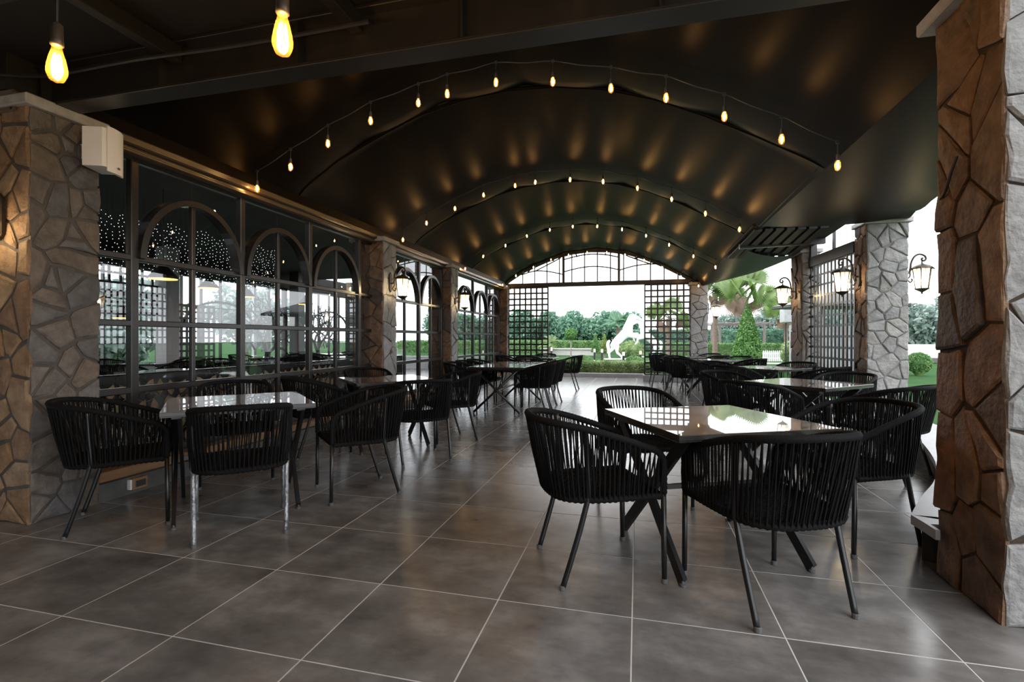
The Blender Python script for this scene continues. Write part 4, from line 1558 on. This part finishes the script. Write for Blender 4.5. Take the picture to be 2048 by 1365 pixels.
# bollard lights
for k, (px, d, h, lab) in enumerate(((1187, 16.9, 0.5, 'lit bollard light standing in the low hedge'), (1189, 28, 0.66, 'lit bollard light below the left cone shrub'), (1204, 27.2, 0.66, 'lit bollard light below the right cone shrub'),
                                     (1247, 23, 0.62, 'bollard light beside the right dome bush'), (1103, 30, 0.7, 'lit bollard light at the left lattice edge'), (1281, 25, 0.62, 'lit bollard light at the right lattice edge'))):
    x, y = at(px, d)
    b = empty('bollard_light', (x, y, GZ), label=lab, cat='bollard', group='garden bollard lights')
    MB().lathe([(0.055, 0), (0.055, h * .72)], 12).build('post', M_BLACK, b)
    MB().lathe([(0.052, h * .72), (0.052, h * .97)], 12).build('lamp_head', M_BOLL, b)
    MB().lathe([(0.058, h * .97), (0.058, h)], 12).build('lid', M_WPAINT, b)


# rearing horse statue
def skin_mesh(name, V, E, R, m, parent, root=0, sub=2):
    me = bpy.data.meshes.new(name)
    me.from_pydata(V, E, [])
    me.update()
    o = bpy.data.objects.new(name, me)
    COL.objects.link(o)
    o.parent = parent
    me.materials.append(m)
    sk = o.modifiers.new('skin', 'SKIN')
    sk.use_smooth_shade = True
    for i, r in enumerate(R):
        me.skin_vertices[0].data[i].radius = (r, r)
        me.skin_vertices[0].data[i].use_root = (i == root)
    ss = o.modifiers.new('sub', 'SUBSURF')
    ss.levels = sub
    ss.render_levels = sub
    return o


def horse(px, d, s, flip, label):
    x, y = at(px, d)
    h = empty('horse_statue', (x, y, GZ), math.atan(251.0 / 990.0), label=label, cat='statue', group='white horse statues')
    f = -1 if flip else 1

    def P(a, b, yy=0.0):   # a: right, b: up, in metres
        return (f * a * s, yy * s, b * s)
    V, E, R = [], [], []

    def chain(pts, start=None):
        pr = start
        for a, b, yy, r in pts:
            V.append(P(a, b, yy))
            R.append(r * s)
            i = len(V) - 1
            if pr is not None:
                E.append((pr, i))
            pr = i
        return pr
    chain([(-.38, 1.02, 0, .27)])                       # 0 pelvis
    w = chain([(-.05, 1.22, 0, .29), (.25, 1.45, 0, .30), (.48, 1.72, 0, .29)], 0)
    nk = chain([(.58, 2.02, 0, .21), (.68, 2.30, 0, .16), (.82, 2.52, 0, .135)], w)
    chain([(1.0, 2.50, 0, .14), (1.22, 2.36, 0, .10), (1.36, 2.26, 0, .085)], nk)
    chain([(.80, 2.66, .05, .035), (.79, 2.76, .06, .015)], nk)
    # hind legs
    chain([(-.42, .85, .16, .19), (-.36, .66, .19, .13), (-.62, .42, .2, .075), (-.60, .20, .2, .06), (-.58, .08, .2, .055), (-.52, .03, .2, .07)], 0)
    chain([(-.36, .82, -.16, .19), (-.22, .66, -.19, .13), (-.22, .42, -.2, .08), (.02, .22, -.2, .06), (.10, .08, -.2, .055), (.16, .03, -.2, .07)], 0)
    # fore legs
    chain([(.60, 1.52, .17, .15), (.80, 1.50, .18, .09), (1.10, 1.55, .19, .065), (1.20, 1.33, .19, .05), (1.13, 1.20, .19, .05), (1.10, 1.12, .19, .06)], w)
    chain([(.58, 1.42, -.17, .15), (.78, 1.32, -.18, .09), (1.02, 1.30, -.19, .065), (.98, 1.06, -.19, .05), (.90, .95, -.19, .05), (.86, .88, -.19, .06)], w)
    skin_mesh('body', V, E, R, M_STATUE, h)
    # tail and mane
    tl = [P(-.60, 1.12), P(-.70, 1.02), P(-.72, .80), P(-.68, .55), P(-.72, .35)]
    MB().tube(catmull(tl, 5), [0.06 * s + 0.04 * s * sin(pi * k / 20) for k in range(21)], 8).build('tail', M_STATUE, h, smooth=True)
    mn = MB()
    for k in range(9):
        t = k / 8
        b0 = Vector(P(.38 + .36 * t, 1.9 + .72 * t))
        mn.tube(catmull([b0, b0 + Vector((-f * .08 * s, 0, .05 * s)), b0 + Vector((-f * .17 * s, 0.03, .0 * s)), b0 + Vector((-f * .22 * s, 0.02, -.08 * s))], 4), [0.06 * s - .004 * s * i for i in range(13)], 6)
    mn.build('mane', M_STATUE, h, smooth=True)
    MB().cbox(-.9 * s, .45 * s, -.4 * s, .4 * s, -0.02, 0.05, .02).build('plinth', M_STATUE, h)
    return h


horse(1240, 29.5, 1.0, False, 'white rearing horse statue in the middle of the back opening')
horse(1302, 33, 0.95, True, 'second white horse statue partly hidden behind the right back lattice')

# right garden
fan_palm(1338, 24, 2.2, 1.35, 'fan palm seen through the right back lattice', 11, 20)
fan_palm(1490, 33, 4.0, 2.45, 'large fan palm behind the ivy cone with a brown dry frond', 12, 24, dry=5, trunk_r=.2)
fan_palm(1430, 35, 4.5, 2.1, 'tall fan palm beside the far right corner pillar', 13, 16, dry=4, trunk_r=.18)
fan_palm(1572, 30.0, 2.6, 1.6, 'pale fan palm right of the ivy cone', 14, 18, dry=3)
cone_tree(1495, 31.5, 0.98, 3.5, 0.0, M_CONE, 'tall bright green ivy cone in front of the large fan palm', 15, 8000, 0.13)
bush(1440, 22, 0.28, 0.36, M_CONE, 'small round green bush left of the ivy cone', 16, 1000, 0.07)
bush(1450, 20, 0.26, 0.32, M_CONE2, 'small yellowish round bush left of the ivy cone', 17, 1000, 0.07)
bush(1580, 22, 0.4, 0.55, M_HEDGE, 'leafy shrub beside the round-topped right pillar', 18, 1000, 0.1, 0.6)
x0, y0 = at(1500, 45)
hg = hedge(-9, 14, -.8, .8, 2.0, M_TREE, 'tall blue-green hedge behind the right garden', 9000, 0.24, 19)
hg.location = (x0, y0, GZ)
x0, y0 = at(1520, 36)
hg = hedge(-5, 9, -.5, .5, 0.85, M_HEDGE2, 'bright low hedge in front of the tall right hedge', 7000, 0.14, 20)
hg.location = (x0, y0, GZ)
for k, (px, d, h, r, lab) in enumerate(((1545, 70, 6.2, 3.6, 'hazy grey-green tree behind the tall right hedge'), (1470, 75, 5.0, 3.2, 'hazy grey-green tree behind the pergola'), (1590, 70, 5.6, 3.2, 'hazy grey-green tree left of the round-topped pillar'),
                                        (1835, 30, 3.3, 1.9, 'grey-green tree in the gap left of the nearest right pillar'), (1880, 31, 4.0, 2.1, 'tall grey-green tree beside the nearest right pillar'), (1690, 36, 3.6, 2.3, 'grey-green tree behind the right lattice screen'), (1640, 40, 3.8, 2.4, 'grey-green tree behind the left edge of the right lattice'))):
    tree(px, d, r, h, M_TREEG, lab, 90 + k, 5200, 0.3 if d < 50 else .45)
# pergola
x0, y0 = at(1440, 38)
pg = empty('pergola', (x0, y0, GZ), 0.1, label='weathered timber pergola left of the ivy cone', cat='pergola')
for (a, b) in ((0, 0), (3.2, 0), (0, 2.5), (3.2, 2.5)):
    MB().cbox(a - .08, a + .08, b - .08, b + .08, 0, 2.3, .01).build('post', M_PERG, pg)
for b in (0, 2.5):
    MB().cbox(-.6, 3.9, b - .06, b + .06, 2.3, 2.42, .01).build('beam', M_PERG, pg)
for k in range(8):
    MB().cbox(-.4 + k * .55, -.34 + k * .55, -.5, 3.0, 2.42, 2.5, .005).build('rafter', M_PERG, pg)
# picket fence
x0, y0 = at(1527, 27)
pf = empty('picket_fence', (x0, y0, GZ), math.atan(251.0 / 990.0), label='short white picket fence right of the ivy cone', cat='fence')
pk = MB().add([(-.035, -.012, 0), (.035, -.012, 0), (.035, .012, 0), (-.035, .012, 0), (-.035, -.012, .52), (.035, -.012, .52), (.035, .012, .52), (-.035, .012, .52), (0, -.012, .6), (0, .012, .6)],
              [(3, 2, 1, 0), (0, 1, 5, 4), (1, 2, 6, 5), (2, 3, 7, 6), (3, 0, 4, 7), (4, 5, 8), (6, 7, 9), (5, 6, 9, 8), (7, 4, 8, 9)]).mesh('picket')
pk.materials.append(M_WPAINT)
for k in range(14):
    share('picket', pk, pf, (k * .11, 0, 0))
MB().box(-.04, 1.5, .012, .035, .15, .2).build('fence_rail', M_WPAINT, pf)
MB().box(-.04, 1.5, .012, .035, .4, .45).build('fence_rail', M_WPAINT, pf)
pv = empty('garden_pavilion', (*at(1690, 17), GZ), 0.25, label='pale grey garden pavilion behind the right lattice screen', cat='pavilion')
for a in (-1.6, -.8, 0, .8, 1.6):
    MB().cbox(a - .07, a + .07, -.07, .07, 0, 2.3, .01).build('post', M_PERG, pv)
MB().cbox(-1.7, 1.7, .3, .4, 0, 1.7, .01).build('back_panel', M_GREYSLAB, pv)
MB().cbox(-1.9, 1.9, -.5, 1.2, 2.3, 2.4, .02).build('eave', M_STEEL, pv)
MB().add([(-1.9, -.5, 2.4), (1.9, -.5, 2.4), (1.9, 1.2, 2.4), (-1.9, 1.2, 2.4), (0, .35, 2.9)], [(0, 1, 4), (1, 2, 4), (2, 3, 4), (3, 0, 4), (3, 2, 1, 0)]).build('roof', M_STEEL, pv)
# white boundary wall and small features at far right
x0, y0 = at(1760, 25)
wl = empty('garden_boundary', (x0, y0, GZ), 0.12, label='low white garden boundary behind the round bush', cat='garden border')
MB().cbox(-1, 8, 0, .2, 0, .95, .02).build('white_panel', M_WPAINT, wl)
MB().cbox(-1, 8, -.25, 0, 0, .28, .03).build('stone_edging', M_PLINTH, wl)
bush(1838, 16.5, 0.36, 0.36, M_HEDGE2, 'bright round bush on the lawn left of the nearest right pillar', 21, 2600, 0.06, 0.42)
for k, (x, y, r) in enumerate(((3.35, 5.6, .34), (3.25, 5.05, .30), (3.0, 4.55, .30), (3.55, 6.2, .32), (2.85, 4.1, .28))):
    e = empty('ledge_shrub', (x, y, GZ), label=f'dark glossy shrub behind the curved ledge, {["behind its middle", "near its front part", "close to its front end", "towards the grey pillar", "nearest to the right pillar"][k]}', cat='shrub', group='shrubs behind the curved ledge')
    MB().lathe([(r * .3, 0.0), (r * .8, r * .5), (r * .75, r), (r * .2, r * 1.45)], 10).build('inner_branches', M_TREE, e)
    quad_obj('foliage', leaves(1500, s_ellipsoid(r, r, r * .9, r * .85, 0.05, .3), 0.07, 120 + k), M_HEDGE2, e)
gs = empty('service_kiosk', (*at(1590, 21), GZ), label='grey kiosk roof on a thin post beside the round-topped pillar', cat='kiosk')
MB().cbox(-.5, .5, -.4, .4, 1.9, 2.5, .04).build('roof', M_GREYSLAB, gs)
for a in (-.35, .35):
    MB().tube([(a, 0, 0), (a, 0, 1.9)], .03, 8).build('post', M_BLACK, gs)

# ================================================================== DINING ROOM BEHIND THE WINDOWS
inf = MB().box(-11.0, -4.12, 2.5, 18.5, -0.06, 0.0).build('floor_dining_room', M_INFLOOR)
tag(inf, kind='structure')
tag(MB().box(-11.2, -4.0, 1.8, 15.0, 3.25, 3.35).build('ceiling_dining_room', M_DECK), kind='structure')
tag(MB().box(-4.06, -3.96, 2.3, 14.7, 2.82, 3.3).build('wall_upper', M_DECK), kind='structure')
wf = MB().box(-10.9, -10.7, 2.5, 18.5, 0, 0.62).build('wall_far', M_INWALL)
tag(wf, kind='structure')
tag(MB().box(-10.9, -10.7, 2.5, 18.5, 2.75, 3.3).build('wall_far_header', M_DECK), kind='structure')
w5 = empty('window_5', (-10.8, 2.5, 0), kind='structure')
for k in range(27):
    thick = k % 4 == 0
    wv = .09 if thick else .025
    MB().box(-.04, .04, k * .6 - wv / 2, k * .6 + wv / 2, .62, 2.75).build('mullion', M_WPAINT if thick else M_FRAME, w5)
for z in (1.1, 1.55, 2.0):
    MB().box(-.02, .02, 0, 16, z - .015, z + .015).build('rail', M_FRAME, w5)
tag(MB().box(-10.9, -4.1, 2.0, 2.3, 0, 3.3).build('wall_dining_near', M_INWALL), kind='structure')
we = MB().box(-10.9, -4.1, 18.3, 18.5, 0, 0.5).build('wall_dining_end', M_INWALL)
tag(we, kind='structure')
# low wall with leaf inlay just behind the glass
lw = MB().cbox(-4.85, -4.72, 2.8, 9.4, 0, 0.86, .01).build('leaf_inlay_wall', M_TEDGE)
tag(lw, 'low dark partition inlaid with beige leaves behind the first window', 'partition')
lf = MB()
lv = [(0, 0, -.075), (0, .03, -.04), (0, .042, 0), (0, .028, .045), (0, 0, .085), (0, -.028, .045), (0, -.042, 0), (0, -.03, -.04)]
lf.add([(0.006, b, c) for a, b, c in lv] + [(0, b * 1.05, c * 1.03) for a, b, c in lv] + [(0.011, 0, 0)], [(k, (k + 1) % 8, 16) for k in range(8)] + [(8 + k, 8 + (k + 1) % 8, (k + 1) % 8, k) for k in range(8)])
leaf_me = lf.mesh('leaf')
leaf_me.materials.append(M_LEAFP)
rnd = random.Random(5)
for r_ in range(4):
    for k in range(34):
        o = share('leaf', leaf_me, lw, (-4.72, 2.95 + k * .125 + (r_ % 2) * .06 + rnd.uniform(-.015, .015), 0.15 + r_ * .185 + rnd.uniform(-.02, .02)))
        o.rotation_euler = (rnd.uniform(-.7, .7), 0, 0)
vine = MB()
for r_ in range(3):
    vine.tube(catmull([(-4.716, 2.9 + k * .16, 0.235 + r_ * .185 + .03 * (1 if k % 2 else -1)) for k in range(28)], 3), 0.004, 4)
tag(vine.build('vine_inlay', M_LEAFP, lw), kind='stuff')

# arched white frames in the far window wall
for k in range(6):
    yc = 1.2 + 2.4 * k
    MB().tube([(0.02, yc + 1.12 * cos(pi * q_ / 16), 1.55 + 0.62 * sin(pi * q_ / 16)) for q_ in range(17)], 0.035, 6).build('arch', M_FRAME, w5)
    MB().box(-.05, .05, yc - 1.2, yc + 1.2, 1.5, 1.58).build('transom', M_WPAINT, w5)
lattice(-10.3, 5.6, -10.3, 8.8, 1.75, 2.75, 14, 5, 'black lattice panel high on the far side of the dining room')
lattice(-10.4, 8.9, -10.4, 10.3, 0.6, 2.0, 9, 9, 'black lattice panel beside the left branch screen in the dining room')
for k, (x, y) in enumerate(((-10.2, 8.85), (-10.2, 13.2), (-10.2, 16.2), (-7.6, 17.9), (-5.4, 17.9))):
    tag(MB().cbox(x - .16, x + .16, y - .16, y + .16, 0, 3.25, .01).build('dining_room_post', M_STEEL if k else M_INWALL), f'square dining room post, {["pale, beside the high lattice", "between the two branch screens", "right of the branch screens", "at the end of the room", "at the end corner near the windows"][k]}', 'post', 'dining room posts')
for k, (x, y, r, h) in enumerate(((-15.5, 9.5, 1.5, 3.2), (-17, 13, 1.7, 3.4), (-16, 17.5, 1.5, 3.6), (-18, 21, 1.9, 3.4), (-14.5, 6.8, 1.0, 1.6), (-15, 11.2, .9, 1.5))):
    pxd = None
    e = empty('garden_tree', (x, y, GZ), label=f'leafy tree outside the dining room windows, {["above the high lattice", "behind the left branch screen", "behind the right branch screen", "past the last post", "low and near", "low between the taller ones"][k]}', cat='tree', group='trees outside the dining room')
    MB().tube([(0, 0, 0), (0, 0, h * .6)], 0.09, 7).build('trunk', M_BARK, e)
    quad_obj('foliage', leaves(1600, s_ellipsoid(r, r, h * .36, h * .62, 0.12, 0.6), 0.28, 200 + k), M_TREEG, e)

# branch-pattern screens on the far side
def branch_screen(y0, y1, label, seed):
    e = empty('branch_screen', (-10.45, y0, 0), label=label, cat='screen', group='black branch screens in the dining room')
    L = y1 - y0
    rnd = random.Random(seed)
    for nm, a in (('frame_post', 0), ('frame_post', L)):
        MB().box(-.02, .02, a - .05, a + .05, 0, 2.75).build(nm, M_BLACK, e)
    MB().box(-.02, .02, 0, L, 2.7, 2.75).build('frame_rail', M_BLACK, e)
    br = MB()

    def grow(p, ang, ln, w, dep):
        if dep == 0 or p[0] < .02 or p[0] > L - .02 or p[1] > 2.68 or p[1] < .3:
            return
        q_ = (p[0] + sin(ang) * ln, p[1] + cos(ang) * ln)
        br.bar((0, p[0], p[1]), (0, q_[0], q_[1]), .02, w, (0, 1, 0))
        for s in (-1, 1):
            if rnd.random() < .93:
                grow(q_, ang + s * rnd.uniform(.35, .95), ln * rnd.uniform(.75, .98), max(w * .75, .018), dep - 1)
    grow((L * .5, .31), .1, .45, .14, 8)
    grow((L * .25, .9), -.6, .3, .05, 6)
    grow((L * .75, .9), .6, .3, .05, 6)
    tag(br.build('branches', M_BLACK, e), kind='stuff')
    return e


branch_screen(11.3, 13.0, 'black branch-pattern screen, left one of the pair, seen through the first window', 4)
branch_screen(13.4, 15.6, 'black branch-pattern screen, right one of the pair, seen through the first window', 9)
# pendant lamps
for k, (x, y, z, lab) in enumerate(((-6.3, 5.4, 2.02, 'nearest to the window'), (-8.2, 8.0, 2.2, 'in the middle of the room'), (-8.6, 9.4, 2.15, 'behind the middle one'), (-8.4, 11.2, 2.1, 'by the left branch screen'), (-7.6, 12.8, 2.25, 'by the right branch screen'), (-9.6, 7.4, 1.6, 'low by the far windows'))):
    e = empty('pendant_lamp', (x, y, z), label=f'black cone pendant with amber glow in the dining room, {lab}', cat='pendant lamp', group='dining room pendants')
    MB().lathe([(0.19, 0), (0.19, .015), (0.03, .2), (0.02, .24)], 16).build('shade', M_PEND, e)
    MB().lathe([(0.17, -.004), (0.17, .0)], 16).build('glow_disc', M_PENDG, e)
    MB().tube([(0, 0, .24), (0, 0, 3.25 - z)], .006, 5).build('cord', M_CORD, e)
# curtain of fairy lights
fl = MB()
rnd = random.Random(12)
for k in range(46):
    y = 5.1 + k * .075
    for j in range(15):
        c = (-7.0 + rnd.uniform(-.03, .03), y + rnd.uniform(-.012, .012), 2.95 - .055 * j - rnd.uniform(0, .02) - (.04 * sin(k * .8)))
        s_ = .0065
        fl.add([(c[0] + s_, c[1], c[2]), (c[0] - s_, c[1], c[2]), (c[0], c[1] + s_, c[2]), (c[0], c[1] - s_, c[2]), (c[0], c[1], c[2] + s_), (c[0], c[1], c[2] - s_)],
               [(0, 2, 4), (2, 1, 4), (1, 3, 4), (3, 0, 4), (2, 0, 5), (1, 2, 5), (3, 1, 5), (0, 3, 5)])
fc = empty('fairy_light_curtain', (0, 0, 0), label='curtain of tiny white fairy lights inside the dining room', cat='fairy lights')
tag(fl.build('tiny_lights', M_FAIRY, fc), kind='stuff')
fw = MB()
for k in range(46):
    fw.tube([(-7.0, 5.1 + k * .075, 2.12), (-7.0, 5.1 + k * .075, 3.26)], .0012, 3)
tag(fw.build('strings', M_CORD, fc), kind='stuff')
# dining-room furniture
G2 = 'dining room armchairs behind the window'
k = 0
for (x, y) in ((-6.4, 5.6), (-7.0, 8.0), (-8.8, 7.2), (-8.6, 10.2), (-6.9, 11.0), (-8.8, 13.0)):
    nm = ['first', 'second', 'third', 'fourth', 'fifth', 'sixth'][k]
    t = copy_tree(table_sq)
    t.location = (x, y, 0)
    t.rotation_euler[2] = 0.2 * k
    tag(t, f'dark table inside the dining room, {nm} counted from the nearest pillar', 'table', 'dining room tables')
    chair(x + .75, y, -1, 0, f'dark armchair in the dining room on the window side of the {nm} inside table', G2)
    chair(x - .75, y, 1, 0, f'dark armchair in the dining room on the far side of the {nm} inside table', G2)
    chair(x, y + .78, 0, -1, f'dark armchair in the dining room behind the {nm} inside table', G2)
    k += 1
